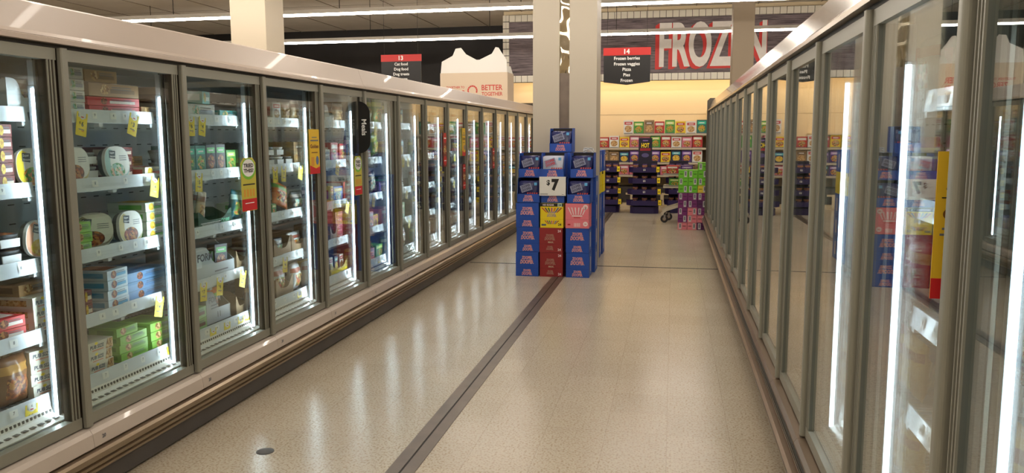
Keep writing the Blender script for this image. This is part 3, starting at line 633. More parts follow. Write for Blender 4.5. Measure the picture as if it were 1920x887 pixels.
# yellow price tickets hanging from the price rails
def ticket_mesh(txt):
    m = MB(); w, h = .064, .102
    m.box(-.0012, 0, -w/2, w/2, -h, -.022, yellow); m.box(-.0012, 0, -w/2, -w/2+.008, -.022, 0, yellow); m.box(-.0012, 0, w/2-.008, w/2, -.022, 0, yellow)
    m.disc((.0008, 0, -.020), YP, ZP, .03, .02, paper); m.quad((.0012, 0, -.020), YP, ZP, .016, .005, red)
    m.text('$', (.0008, -.012, -.046), YP, ZP, black, h=.012, bold=.02); m.text(txt, (.0008, .004, -.050), YP, ZP, black, h=.022, bold=.04)
    m.quad((.0008, 0, -.074), YP, ZP, .034, .004, ink); m.quad((.0008, .008, -.080), YP, ZP, .016, .003, red)
    return m.mesh('price ticket '+txt)
TM = {t: ticket_mesh(t) for t in ('3', '4', '8', '6', '7', '5')}
tk = [(3.425, 0, '3', -.32, 4), (3.555, 1, '4', -.22, 0), (3.535, 3, '4', -.25, 0), (2.68, 4, '8', -.12, 0), (2.905, 4, '7', -.05, 0), (3.60, 4, '5', -.05, 0), (3.08, 0, '6', -.2, 0),
      (3.99, 0, '4', -.15, 0), (3.88, 0, '6', 0, 0), (3.93, 1, '5', -.1, 0), (4.085, 3, '6', -.15, 0), (4.34, 3, '4', -.3, 0), (3.92, 3, '7', -.1, 0), (3.99, 4, '6', -.1, 0), (4.135, 4, '6', -.1, 0), (4.285, 4, '6', -.1, 0), (4.36, 4, '4', 0, 0),
      (4.90, 1, '7', -.1, 0), (5.15, 1, '4', -.25, 0), (4.78, 1, '5', 0, 0), (4.87, 3, '4', -.1, 0), (5.06, 4, '5', -.1, 0), (5.78, 1, '4', -.3, 0), (5.95, 2, '6', -.4, 0), (6.51, 2, '4', -.2, 0), (6.60, 0, '5', -.1, 0), (6.60, 4, '6', 0, 0), (7.40, 2, '4', -.3, 0), (7.46, 3, '4', -.3, 0), (7.30, 1, '5', -.1, 0), (7.45, 1, '6', -.1, 0), (9.10, 2, '5', -.1, 0), (9.15, 1, '4', -.1, 0), (10.6, 3, '4', -.1, 0)]
cnt = {}
for y, i, t, a, _ in sorted(tk):
    bay = int(math.floor((y-LP)/.8)); cnt[(bay, i)] = cnt.get((bay, i), 0)+1
    o = inst(TM[t], 'price_ticket', (LF-.136, y, SH[i]+.004), 0, rx=a)
    tag(o, 'yellow $%s price ticket, %s from near end, %s shelf, %s left door' % (t, ORD[cnt[(bay, i)]], SHN[i], ORD[bay+2]), 'price ticket', 'yellow price tickets')

# blade signs standing out from the door stiles
def blade(name, x, y, z1, w, h, build, label, rz=0.0):
    """a card facing -Y, left edge at x, top at z1"""
    m = MB(); build(m, w, h); o = m.build(name); o.location = (x, y, z1); o.rotation_euler = (0, 0, rz); return tag(o, label, 'sign')
R_, U_ = XP, ZP
lime = mat('lime print', (120, 190, 50), .5); mustard = mat('mustard card', (226, 186, 40), .5); olive = mat('olive yellow card', (196, 186, 70), .5)
def tried(m, w, h, body=olive):
    m.prism([(0, -h*.97), (.004, -h), (w-.004, -h), (w, -h*.97), (w, -h*.1), (w*.8, 0), (w*.2, 0), (0, -h*.1)], 0, .0015, body, 'y')
    e = -.0006
    m.disc((w/2, e, -h*.21), R_, U_, w*.98, h*.40, lime); m.disc((w/2, e*2, -h*.19), R_, U_, w*.84, h*.33, paper)
    m.text('TRIED', (w/2, e*3, -h*.145), R_, U_, black, w=w*.66, h=h*.075, bold=.04); m.text('THIS?', (w/2, e*3, -h*.24), R_, U_, black, w=w*.66, h=h*.075, bold=.04)
    m.quad((w/2, e, -h*.50), R_, U_, w*.8, h*.025, black)
    for i in range(4): m.quad((w*(.2+.2*i), e, -h*.66), R_, U_, w*.12, h*.14, mat('food stick', (214, 150, 50), .5))
    m.quad((w/2, e, -h*.88), R_, U_, w, h*.22, red); m.quad((w/2, e*2, -h*.85), R_, U_, w*.6, h*.015, paper)
def gold(m, w, h):
    m.box(0, w, 0, .0015, -h, 0, mustard); e = -.0006
    m.text('Golden', (w/2, e, -h*.38), R_, U_, pm_((110, 60, 20)), w=w*.85, h=h*.09, bold=.04); m.quad((w/2, e, -h*.18), R_, U_, w*.5, h*.02, ink); m.quad((w/2, e, -h*.25), R_, U_, w*.8, h*.03, ink)
    m.quad((w/2, e, -h*.52), R_, U_, w*.6, h*.02, pm_((110, 60, 20)))
    m.quad((w*.3, e, -h*.72), R_, U_, w*.3, h*.2, mat('food stick', (214, 150, 50), .5)); m.disc((w*.75, e, -h*.70), R_, U_, w*.3, h*.2, pm_((90, 110, 150)))
    m.prism([(0, -h), (w, -h), (w, -h*.84), (w*.6, -h*.88), (0, -h*.80)], -.0008, 0, red, 'y')
def redtag(m, w, h):
    m.box(0, w, 0, .0015, -h, 0, pm_((120, 40, 30))); e = -.0006
    m.disc((w/2, e, -h*.16), R_, U_, w*.95, h*.3, red); m.quad((w/2, e*2, -h*.16), R_, U_, w*.6, h*.04, paper)
    m.disc((w/2, e, -h*.5), R_, U_, w*.8, h*.25, F_MIX); m.disc((w/2, e, -h*.82), R_, U_, w*.95, h*.28, red); m.quad((w/2, e*2, -h*.82), R_, U_, w*.6, h*.03, paper)
def meals(m, w, h):
    n = 12; r = w
    pts = [(0, 0)]+[(w-r+r*math.sin(math.pi/2*i/n), -r+r*math.cos(math.pi/2*i/n)) for i in range(n+1)]+[(w-r+r*math.cos(math.pi/2*i/n), -h+r-r*math.sin(math.pi/2*i/n)) for i in range(n+1)]
    m.prism(pts, 0, .004, mat('black blade', (14, 14, 16), .35), 'y')
    m.text('Meals', (w*.47, -.0006, -h*.5), -U_, R_, paper, w=h*.31, bold=.02)
H9 = math.pi/2; GX = LF-.013
blade('shelf_talker', GX, 4.145, 1.378, .165, .305, tried, 'tall TRIED THIS tag in olive and red on the third left door', H9)
blade('shelf_talker', GX, 5.03, 1.545, .155, .30, gold, 'mustard yellow Golden tag with red foot on the fourth left door', H9)
blade('blade_sign', LF-.022, 5.93, 1.765, .092, .40, meals, 'black half-round Meals blade sign standing out from a left door stile')
blade('shelf_talker', GX, 5.795, 1.345, .15, .30, tried, 'narrow TRIED THIS tag hanging just below the black Meals sign', H9)
blade('shelf_talker', GX, 8.24, 1.53, .13, .36, redtag, 'narrow red tag with dark food picture on the eighth left door', H9)
blade('shelf_talker', GX, 9.03, 1.585, .14, .32, gold, 'small yellow and red tag high on the ninth left door', H9)
blade('shelf_talker', GX, 9.04, 1.17, .13, .30, redtag, 'lower small red tag below the yellow one on ninth door', H9)
blade('shelf_talker', GX, 10.62, 1.33, .13, .28, redtag, 'tiny red tag on the distant eleventh left door', H9)
def rtag(m, w, h):
    m.box(0, w, 0, .002, -h, 0, mustard); e = -.0006
    m.text('BIRDS', (w*.62, e, -h*.17), R_, U_, red, w=w*.6, h=h*.035, bold=.04); m.text('GOLDEN', (w*.6, e, -h*.25), R_, U_, black, w=w*.7, h=h*.05, bold=.04); m.quad((w*.5, e, -h*.31), R_, U_, w*.7, h*.008, black)
    m.disc((w*.5, e, -h*.42), R_, U_, w*.6, h*.1, pm_((120, 76, 20))); m.quad((w*.5, e, -h*.52), R_, U_, w*.6, h*.015, ink); m.quad((w*.5, e, -h*.56), R_, U_, w*.7, h*.015, ink)
    m.disc((w*.5, e, -h*.70), R_, U_, w*.5, h*.1, mat('food stick', (214, 150, 50), .5)); m.box(0, w, -.001, .0005, -h*1.0, -h*.86, red)
blade('shelf_talker', .523, 1.755, 1.465, .075, .30, rtag, 'long yellow tag with red foot hanging on the near right freezer door')

# ------------------------------------------------------------------ ice block display round the column
zb = mat('display carton blue', (28, 78, 176), .5); zr = mat('display carton red', (150, 38, 42), .5); zy = mat('display carton yellow', (246, 220, 26), .5); zp = mat('display carton pink', (240, 130, 142), .5)
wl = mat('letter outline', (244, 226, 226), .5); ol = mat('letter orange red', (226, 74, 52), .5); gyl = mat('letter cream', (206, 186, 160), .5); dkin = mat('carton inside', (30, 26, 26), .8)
def zooper(m, x, y, z, w, a=ol, b=wl, s=1.0):
    """two stacked words on the -Y face"""
    k1 = lambda px, py: (px*(1-.35*(py+w*.1)/w), py)
    for (t, dz, ww, hh) in (('ZOOPER', w*.17, w*.80, w*.25), ('DOOPER', -w*.13, w*1.0, w*.30)):
        m.text(t, (x, y, z+dz), XP, ZP, b, w=ww, h=hh, bold=.045, warp=k1)
        m.text(t, (x, y-.0006, z+dz), XP, ZP, a, w=ww*.97, h=hh*.9, bold=.0, warp=k1)
BW, BH, BD = .245, .262, .29
def zbox_mesh(kind):
    m = MB(); c = {'blue': zb, 'red': zr, 'yellow': zy, 'pink': zp}[kind]
    m.box(-BW/2, BW/2, 0, BD, .004, BH-.001, c); m.box(-BW/2, BW/2, .002, BD, 0, .004, c); m.box(-BW/2-.0006, BW/2+.0006, -.0006, BD, BH*.345, BH*.352, mat('perforation '+kind, {'blue': (20, 58, 140), 'red': (110, 24, 30), 'yellow': (200, 170, 10), 'pink': (205, 100, 112)}[kind], .6))
    e = -.0014
    if kind == 'blue': zooper(m, 0, e, BH*.67, BW*.60); zooper(m, 0, e, BH*.165, BW*.46)
    if kind == 'red':
        zooper(m, -.01, e, BH*.62, BW*.46, a=zr, b=gyl); m.text('MAX.', (0, e, BH*.42), XP, ZP, gyl, w=.06, bold=.03); zooper(m, -.01, e, BH*.18, BW*.32, a=zr, b=gyl)
        m.text('24', (.09, e, BH*.88), XP, ZP, wl, w=.035, bold=.03); m.text('24', (.09, e, BH*.12), XP, ZP, wl, w=.035, bold=.03)
    if kind == 'yellow':
        m.quad((0, e, BH*.93), XP, ZP, BW, BH*.13, black); m.text('NO SUGAR', (-.035, e*2, BH*.93), XP, ZP, wl, w=.12, bold=.04); m.quad((.085, e*2, BH*.93), XP, ZP, .045, BH*.13, pm_((210, 235, 215))); m.text('24', (.085, e*3, BH*.93), XP, ZP, black, w=.03, bold=.03)
        for i in range(7):
            for zc, sc_ in ((.66, 1), (.19, .7)):
                a = (i-3)*.16; m.poly([Vector((math.sin(a)*.05*sc_+sc_*(i-3)*.010-.006*sc_, e, BH*zc-.01)), Vector((math.sin(a)*.05*sc_+sc_*(i-3)*.010+.006*sc_, e, BH*zc-.01)), Vector((math.sin(a)*.16*sc_+sc_*(i-3)*.010+.009*sc_, e, BH*zc+.04*sc_)), Vector((math.sin(a)*.16*sc_+sc_*(i-3)*.010-.009*sc_, e, BH*zc+.04*sc_))], pm_([(200, 60, 50), (90, 60, 110), (60, 120, 60), (190, 90, 140), (220, 120, 40), (60, 90, 170), (150, 40, 60)][i]))
        zooper(m, 0, e*1.5, BH*.55, .10, a=black, b=wl); m.text('24', (.085, e, BH*.14), XP, ZP, black, w=.035, bold=.03); m.quad((-.085, e, BH*.12), XP, ZP, .05, .02, ink)
    if kind == 'pink':
        for i in range(6):
            a = (i-2.5)*.2; m.poly([Vector((math.sin(a)*.06+(i-2.5)*.012-.004, e, BH*.55)), Vector((math.sin(a)*.06+(i-2.5)*.012+.004, e, BH*.55)), Vector((math.sin(a)*.12+(i-2.5)*.014+.007, e, BH*.84)), Vector((math.sin(a)*.12+(i-2.5)*.014-.007, e, BH*.84))], wl)
        m.text('SORBET', (0, e, BH*.50), XP, ZP, wl, w=.11, bold=.03) if False else m.quad((0, e, BH*.50), XP, ZP, .11, .012, wl)
        m.quad((0, e, BH*.43), XP, ZP, .07, .008, red); m.disc((.088, e, BH*.86), XP, ZP, .05, .05, wl); m.text('24', (.088, e*2, BH*.86), XP, ZP, red, w=.02, bold=.02); m.disc((.088, e, BH*.18), XP, ZP, .05, .05, wl); m.text('24', (.088, e*2, BH*.18), XP, ZP, red, w=.02, bold=.02)
        for i in range(5): m.quad(((i-2)*.014, e, BH*.14), XP, ZP, .007, .04, wl)
        m.quad((-.085, e, BH*.15), XP, ZP, .03, .015, red)
    # side face towards +X
    X_ = BW/2+.0008
    if kind == 'blue': m.quad((X_, BD*.5, BH*.5), YP, ZP, .09, BH*.8, pm_((60, 130, 205))); m.quad((X_+.0006, BD*.5, BH*.5), YP, ZP, .05, BH*.6, wl)
    return m.mesh('display carton '+kind)
ZM = {k: zbox_mesh(k) for k in ('blue', 'red', 'yellow', 'pink')}
def ztray_mesh(short=False):
    m = MB(); h = BH*.36; tt = .003
    m.box(-BW/2, BW/2, 0, tt, 0, h, zb); m.box(-BW/2, BW/2, 0, BD, 0, .003, zb); m.box(-BW/2, BW/2, BD-tt, BD, 0, BH, zb)
    for x in (-BW/2, BW/2-tt): m.prism([(0, 0), (0, h), (.03, h+.01), (.06, BH-.004), (BD, BH-.004), (BD, 0)], x, x+tt, zb, 'x')
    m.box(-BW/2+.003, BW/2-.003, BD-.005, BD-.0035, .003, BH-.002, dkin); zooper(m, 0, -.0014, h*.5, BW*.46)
    return m.mesh('open display carton')
ZT = ztray_mesh()
def zbag_mesh(kind):
    m = MB(); w, h, tk_ = BW*.90, .225, .055; nu, nv = 10, 12; cA = pm_((34, 40, 92), .22) if kind == 'blue' else pm_((190, 196, 214), .22)
    def th(a, b): return tk_/2*(max(0, math.sin(math.pi*a))**.5)*(max(0, math.sin(math.pi*b))**.5)*(1+.12*math.sin(19*a+6*b))
    for sgn in (-1, 1):
        vs = [(((i/nu)-.5)*w*(1-.05*math.sin(math.pi*j/nv)), tk_/2+sgn*th(i/nu, j/nv)+.003*math.sin(i*5+j*7), j/nv*h) for j in range(nv+1) for i in range(nu+1)]
        m.add(vs, [(j*(nu+1)+i, j*(nu+1)+i+1, (j+1)*(nu+1)+i+1, (j+1)*(nu+1)+i) for j in range(nv) for i in range(nu)], cA, True)
    M_ = Matrix.Rotation(math.radians(-18), 3, 'Y'); r = M_ @ XP; u = M_ @ ZP
    m.quad((-.025, -.007, h*.68), r, u, .12, .075, pm_((140, 146, 176))); 
    for t, dz in (('ZOOPER', .017), ('DOOPER', -.016)): m.text(t, Vector((-.025, -.0082, h*.68))+u*dz, r, u, pm_((40, 36, 70)) if kind == 'blue' else red, w=.10, h=.026, bold=.03)
    m.quad((.075, -.004, h*.86), XP, ZP, .03, .03, pm_((90, 170, 225)))
    for i in range(5):
        x = -.02+i*.024; m.poly([(x, -.0075, h*.30), (x+.014, -.0075, h*.30), (x+.022, -.005, h*.46), (x+.008, -.005, h*.46)], pm_((196, 60, 56)))
    return m.mesh('ice block bag')
ZG = {k: zbag_mesh(k) for k in ('blue', 'silver')}
xs = (-1.502, -1.245, -.968)
F0 = 8.36
lay = [['blue', 'blue', 'blue'], ['red', 'red', 'yellow'], ['blue', 'blue', 'pink']]
cname = ['left', 'middle', 'right']
def zinst(me, name, x, y, z, label, cat, group, rz=0): return tag(inst(me, name, (x, y, z), rz), label, cat, group)
for c in range(3):
    for r in range(3):
        k = lay[c][r]; nm = {'yellow': 'yellow NO SUGAR', 'blue': 'blue', 'red': 'dark red', 'pink': 'pink'}[k]
        zinst(ZM[k], 'ice_block_carton', xs[c]+.004*((r*2+c) % 3-1), F0+.004*((r+c) % 2), r*(BH+.001), '%s ice block carton, %s up in the %s front column' % (nm, ['lowest', 'second', 'third'][r], cname[c]), 'carton', 'ice block cartons round the column')
    z0 = 3*(BH+.001)
    def tray(x, y, z, where, kind='blue', tip=0.0):
        zinst(ZT, 'open_display_carton', x, y, z, 'opened blue carton showing ice block bags, '+where, 'carton', 'opened ice block cartons')
        for q in range(3):
            o = zinst(ZG[kind], 'ice_block_bag', x+.004*q, y+.012+q*.075, z+.006, '%s ice block bag, %s, %s' % ({'blue': 'navy', 'silver': 'silvery'}[kind], ['front', 'middle', 'rear'][q], where), 'bag', 'bags of ice blocks')
            o.rotation_euler = (-.05, tip, 0)
    if c != 1:
        tray(xs[c]+.01, F0+.0, z0, 'lower tray in %s column' % cname[c]); tray(xs[c]+.018*(1 if c == 0 else 2), F0+.05, z0+BH+.002, 'upper tray in %s column' % cname[c])
    else:
        zinst(ZM['blue'], 'ice_block_carton', xs[c]+.01, F0+.03, z0, 'blue ice block carton mostly hidden behind the $7 card', 'carton', 'ice block cartons round the column')
        tray(xs[c]+.01, F0+.0, z0+BH+.002, 'right above the $7 card', 'silver')
    for r in range(4 if c != 1 else 5):
        zinst(ZM['blue'], 'ice_block_carton', xs[c]+.03, F0+.37, r*(BH+.001), 'blue ice block carton, %s up behind the %s front column' % (['lowest', 'second', 'third', 'fourth', 'fifth'][r], cname[c]), 'carton', 'ice block cartons round the column')
tray(xs[1]+.045, F0+.37, 5*(BH+.001), 'at the very top of the display')
for r in range(5):
    for q, yy in enumerate((9.80, 10.12)):
        k = 'yellow' if r == 3 else 'blue'
        zinst(ZM[k], 'ice_block_carton', -.985+.012*q, yy, r*(BH+.001), '%s ice block carton, %s up, %s stack behind the column' % (k, ['lowest', 'second', 'third', 'fourth', 'fifth'][r], ['nearer', 'farther'][q]), 'carton', 'ice block cartons round the column')
m = MB(); m.box(-.14, .14, 0, .002, -.2, 0, paper); m.text('$', (-.045, -.0006, -.065), XP, ZP, black, h=.062, bold=.03); m.text('7', (.03, -.0006, -.085), XP, ZP, black, h=.125, w=.08, bold=.07)
m.quad((-.09, -.0006, -.18), XP, ZP, .08, .004, ink); m.quad((-.09, -.0006, -.188), XP, ZP, .08, .003, ink); m.quad((.11, -.0006, -.185), XP, ZP, .02, .004, ink)
o = m.build('price_card'); o.location = (-1.232, F0-.010, 1.068); tag(o, 'white $7 price card on the middle of the blue carton display', 'sign')
m = MB()
for q in range(7):
    a = q*.9; pts = [Vector((.0+.05*math.cos(a+t*.5)*(1+.2*q/7)+.06, .02*math.sin(3*t+q), .03+.025*math.sin(a*2+t*.8))) for t in range(8)]
    for p, r in zip(pts, pts[1:]): m.tube(p, r, .003, mat('clear plastic', (216, 220, 226), .2), 5)
o = m.build('plastic_strap'); o.location = (-.93, F0+.12, 1.314); tag(o, 'tangled clear plastic strap lying on the right upper carton', 'strap')

# ------------------------------------------------------------------ hanging aisle signs
def aisle_sign(x, y, z, w, num, lines, label):
    t = empty('aisle_sign', (x, y, z)); tag(t, label, 'sign', 'hanging aisle signs')
    bk = mat('sign black', (22, 21, 22), .45); rd = mat('sign red', (196, 36, 32), .45); h = .72 if len(lines) > 4 else .66
    m = MB(); m.prism([(-w/2, -.11), (w/2, -.11), (w/2, -h*.70), (0, -h*.76), (-w/2, -h*.70)], 0, .02, bk, 'y')
    for i, s_ in enumerate(lines):
        vs, fs, W_, H_ = textgeo(s_, .025)
        m.text(s_, (0, -.001, -.155-i*.081+(-.008 if set(s_) & set('gpy') else 0)), XP, ZP, paper, w=W_*.066*(w/.7), bold=.025)
    m.build('sign_board', t)
    m = MB(); m.box(-w/2-.005, w/2+.005, -.004, .024, -.112, 0, rd); m.text(num, (0, -.005, -.056), XP, ZP, paper, h=.075, bold=.03); m.build('number_panel', t)
    for sx in (-.85, .85):
        m = MB(); m.tube((sx*w/2, .01, 0), (sx*w/2, .01, 4.09-z), .003, greyd, 5); m.build('hanging_wire', t)
aisle_sign(-.70, 12.3, 2.79, .69, '14', ['Frozen berries', 'Frozen veggies', 'Pizza', 'Pies', 'Frozen'], 'black and red hanging sign for aisle 14, frozen berries and pizza')
aisle_sign(-4.47, 13.0, 2.84, .69, '13', ['Cat food', 'Dog food', 'Dog treats', 'Pet care'], 'black and red hanging sign for aisle 13, cat and dog food')

# ------------------------------------------------------------------ carton bin on top of the left bank
t = empty('display_bin', (-3.13, 12.6, 2.019)); tag(t, 'big pale carton bin printed BETTER TOGETHER on top of left freezers', 'carton')
bc = mat('bin board', (214, 196, 172), .7); bw = mat('bin flap white', (232, 230, 224), .6); rp_ = mat('bin red print', (196, 70, 62), .6)
m = MB(); m.box(-.55, .55, 0, .5, 0, .47, bc); m.text('BETTER', (.30, -.001, .235), XP, ZP, rp_, w=.34, h=.085, bold=.02); m.text('TOGETHER', (.30, -.001, .135), XP, ZP, rp_, w=.34, h=.06)
for i in range(10):
    a = math.pi*(-.15+1.3*i/9); a2 = math.pi*(-.15+1.3*(i+.9)/9)
    m.poly([(-.02+.06*math.cos(a), -.001, .19+.06*math.sin(a)), (-.02+.06*math.cos(a2), -.001, .19+.06*math.sin(a2)), (-.02+.085*math.cos(a2), -.001, .19+.085*math.sin(a2)), (-.02+.085*math.cos(a), -.001, .19+.085*math.sin(a))], rp_)
m.text('TOGETHER TO', (-.30, -.001, .245), XP, ZP, rp_, w=.30, h=.035); m.text('ZERO', (-.25, -.001, .16), XP, ZP, rp_, w=.22, h=.08, bold=.02)
m.build('bin_body', t)
m = MB(); m.prism([(-.54, .47), (.54, .47), (.54, .66), (.46, .77), (.41, .85), (.36, .86), (.30, .76), (.10, .67), (.05, .67), (-.12, .76), (-.20, .86), (-.29, .85), (-.34, .74), (-.52, .65)], 0, .006, bw, 'y'); m.build('front_flap', t)
m = MB(); m.prism([(-.54, .47), (.54, .47), (.5, .6), (-.5, .6)], .49, .5, bw, 'y'); m.build('rear_flap', t)

# ------------------------------------------------------------------ back of the shop
SY = 17.0
t = empty('wall_sign', (0, SY, 2.61)); tag(t, 'long dark timber sign band with FROZEN in big white letters', 'sign')
wd = bpy.data.materials.new('charred timber print'); wd.use_nodes = True; nt = wd.node_tree; b = nt.nodes['Principled BSDF']; b.inputs['Roughness'].default_value = .6
tc = nt.nodes.new('ShaderNodeTexCoord'); mp = nt.nodes.new('ShaderNodeMapping'); mp.inputs['Scale'].default_value = (.8, 1, 22); n = nt.nodes.new('ShaderNodeTexNoise'); n.inputs['Scale'].default_value = 2.5; n.inputs['Detail'].default_value = 6; n.inputs['Roughness'].default_value = .7
r = nt.nodes.new('ShaderNodeValToRGB'); r.color_ramp.elements[0].position = .35; r.color_ramp.elements[0].color = srgb((38, 32, 36)); r.color_ramp.elements[1].position = .68; r.color_ramp.elements[1].color = srgb((148, 132, 136))
nt.links.new(tc.outputs['Object'], mp.inputs[0]); nt.links.new(mp.outputs[0], n.inputs['Vector']); nt.links.new(n.outputs['Fac'], r.inputs[0]); nt.links.new(r.outputs[0], b.inputs['Base Color'])
m = MB(); m.box(-3.44, 6.9, 0, .12, .15, 1.25, wd); m.box(-3.58, -3.44, .02, .12, 0, 1.40, wd); m.build('timber_board', t)
m = MB(); tl = mat('white tile', (222, 216, 200), .3); gr = mat('tile grout', (70, 62, 54), .8)
m.box(-3.58, 6.9, .03, .12, 0, .15, gr); m.box(-3.58, 6.9, .03, .12, 1.25, 1.40, gr); m.box(-3.58, -3.44, .02, .025, 0, 1.4, gr)
for z0 in (.008, 1.258):
    x = -3.44
    while x < 6.7: m.box(x+.005, x+.125, .0, .03, z0, z0+.134, tl); x += .13
for i in range(10): m.box(-3.575, -3.51, -.002, .02, .01+i*.14, .135+i*.14, tl); m.box(-3.505, -3.445, -.002, .02, .01+i*.14, .135+i*.14, tl)
m.build('tile_border', t)
m = MB(); rl = mat('sign letter red', (206, 40, 32), .5); wlm = mat('sign letter white', (232, 226, 220), .5, noise=(9, .12))
vs, fs, W_, H_ = textgeo('FROZEN', .05, 1.0)
for j in range(7): m.text('FROZEN', (.735-.012*j, -.006+.0004*j, .70-.007*j), XP, ZP, rl, w=2.12, h=.90, bold=.03)
m.text('FROZEN', (.735, -.012, .705), XP, ZP, wlm, w=2.10, h=.90, bold=.035); m.build('lettering', t, fix=False)
# cream bulkhead and wall behind the shelving
cream = mat('cream cabinet back', (226, 206, 168), .6)
m = MB(); m.box(-3.58, 6.9, SY+.12, 19.2, 2.78, 4.1, cream); struct(m.build('trim_4'))
t = empty('wall_chiller', (-.4, 17.3, 0)); tag(t, 'long cream wall chiller with open product shelves under the FROZEN sign', 'shelving')
def rel(o):
    for v in o.data.vertices: v.co -= Vector((-.4, 17.3, 0))
CX0, CX1 = -3.5, 3.3
m = MB(); m.box(CX0, CX1, 17.62, 17.70, .1, 2.775, cream); m.box(CX0, CX1, 17.615, 17.62, 1.93, 1.936, mat('panel seam', (170, 150, 116), .7)); rel(m.build('back_panel', t))
m = MB(); m.box(CX0, CX1, 16.95, 17.62, .1, .42, mat('chiller base', (66, 60, 58), .5)); 
for i in range(int((CX1-CX0)/.62)): x = CX0+.2+i*.62; m.box(x-.13, x+.13, 16.93, 16.95, .26, .30, cream); m.box(x-.035, x+.035, 16.93, 16.95, .04, .26, cream)
m.box(CX0, CX1, 16.96, 17.6, 0, .1, cream); rel(m.build('base', t))
csh = [1.515, 1.225, .92, .66]
for i, z in enumerate(csh):
    x0 = -1.0 if i == 0 else CX0
    m = MB(); m.box(x0 if i == 0 else CX0, CX1, 17.0, 17.6, z-.025, z, cream); m.box(x0, CX1, 16.985, 17.0, z-.03, z+.01, mat('shelf edge', (198, 184, 160), .5)); rel(m.build('shelf', t))
    if i == 0: m = MB(); m.box(CX0, -1.6, 17.0, 17.6, z-.025, z, cream); rel(m.build('shelf', t))
for x in (CX0, CX1-.04, .68):
    m = MB(); m.box(x, x+.04, 17.05, 17.62, .1, 2.0, cream); rel(m.build('upright', t))
m = MB(); m.box(CX0+.05, CX1-.05, 17.16, 17.20, 2.70, 2.73, mat('warm lamp glow', (255, 226, 180), .4, emit=SHELF_LAMP_W)); m.box(CX0+.05, CX1-.05, 17.14, 17.22, 2.73, 2.775, white); rel(m.build('canopy_light', t))
# tall cartons on those shelves: their fronts face -Y
keys = ['tall:red', 'tall:pink', 'tall:white', 'tall:yellow', 'tall:kraft', 'tall:red', 'tall:green', 'tall:pink', 'tall:white']
names_c = {}
for i, (z, hh) in enumerate(zip(csh, (.29, .26, .26, .22))):
    x = CX0+.16 if i else -.92; q = 0
    while x < CX1-.25:
        c = rr.choice(['red', 'pink', 'white', 'white', 'yellow', 'kraft', 'red', 'pink', 'green'] if i < 2 else ['red', 'kraft', 'white', 'yellow', 'purple', 'navy', 'pink'])
        if i == 0 and .40 < x < .62: c = 'teal'
        w_ = .2; hq = hh*rr.choice((.9, 1.0)); key = 'tall:%s:%.2fx%.2fx0.2' % (c, w_, hq)
        me = proto(key)[0]
        if abs(x-.70) > .125:
            q += 1
            o = inst(me, 'food_pack', (x, 17.02+rr.uniform(0, .02), z+.0005), -math.pi/2+rr.uniform(-.015, .015))
            tag(o, '%s pack, %s from left on %s shelf of the cream wall chiller' % (CW[c], ORD[min(q, 30)], ['top', 'second', 'third', 'lowest'][i]), 'food box', 'packs on the wall chiller shelves')
        x += .213

# dump stands of dark purple chocolate bags
navy = mat('stand board purple', (40, 26, 84), .5); navd = mat('stand board dark', (24, 18, 44), .6)
def stand(x, y, w, label, card=False, tiers=4, top=1.0):
    t = empty('display_stand', (x, y, 0)); tag(t, label, 'display stand', 'purple display stands before the chiller')
    m = MB(); m.prism([(-w*.42, -.14), (-w*.3, -.2), (w*.3, -.2), (w*.42, -.14), (w*.42, .2), (-w*.42, .2)], 0, .13, navy, 'z'); m.build('base', t)
    m = MB(); m.box(-w*.36, w*.36, -.02, .18, .13, top, navd); m.build('stand_body', t)
    for i in range(tiers):
        z = .16+i*(top-.16)/tiers; f = 1.05-.05*i
        m = MB(); P_ = [(-w*.5*f, -.16), (-w*.36*f, -.30), (w*.36*f, -.30), (w*.5*f, -.16), (w*.5*f, -.02), (-w*.5*f, -.02)]
        m.prism(P_, z, z+.004, navd, 'z')
        for a, b_ in zip(P_, P_[1:]+P_[:1]):
            A, B = Vector((a[0], a[1], 0)), Vector((b_[0], b_[1], 0)); m.poly([A+ZP*z, B+ZP*z, B*1.02+ZP*(z+.095), A*1.02+ZP*(z+.095)], navy)
            m.poly([A*.985+ZP*z, B*.985+ZP*z, B*1.005+ZP*(z+.095), A*1.005+ZP*(z+.095)], navd)
        m.text('$2', (0, -.312, z+.05), XP, ZP, paper, h=.04, bold=.02) if i else None
        m.build('tray', t, fix=False)
        n_ = 3
        for q in range(n_):
            me = proto('bag:choc:0.11x0.15x0.045')[0]
            o = inst(me, 'chocolate_bag', (x+(q-(n_-1)/2)*w*.27, y-.17-.02*(q % 2), z+.008), -math.pi/2+rr.uniform(-.08, .08))
            tag(o, 'dark purple sweet bag, %s in %s tray of %s' % (['left', 'middle', 'right'][q], ['lowest', 'second', 'third', 'top'][i], label.split(',')[0].replace('purple display stand ', '')), 'bag', 'sweet bags in the display stands')
        m = MB(); m.box(-.03, .03, 0, .002, -.10, 0, yellow); m.text('$2', (0, -.0006, -.055), XP, ZP, black, w=.035, bold=.03)
        o = m.build('price_ticket'); o.location = (x+w*.44*f, y-.285, z+.11); tag(o, 'yellow ticket on %s tray of %s' % (['lowest', 'second', 'third', 'top'][i], label.split(',')[0].replace('purple display stand ', '')), 'price ticket', 'yellow tickets on the display stands')
    if card:
        m = MB(); m.box(-.13, .13, 0, .012, top, top+.44, navd); m.text('HOT', (0, -.0012, top+.30), XP, ZP, yellow, w=.15, h=.09, bold=.03); m.quad((0, -.0012, top+.22), XP, ZP, .2, .05, pm_((150, 30, 40)))
        m.quad((0, -.0012, top+.39), XP, ZP, .1, .02, pm_((140, 110, 180))); m.disc((0, -.0012, top+.11), XP, ZP, .14, .08, pm_((90, 80, 130))); m.build('header_card', t)
stand(-.52, 15.75, .64, 'purple display stand in the middle, tallest, topped by HOT card', True)
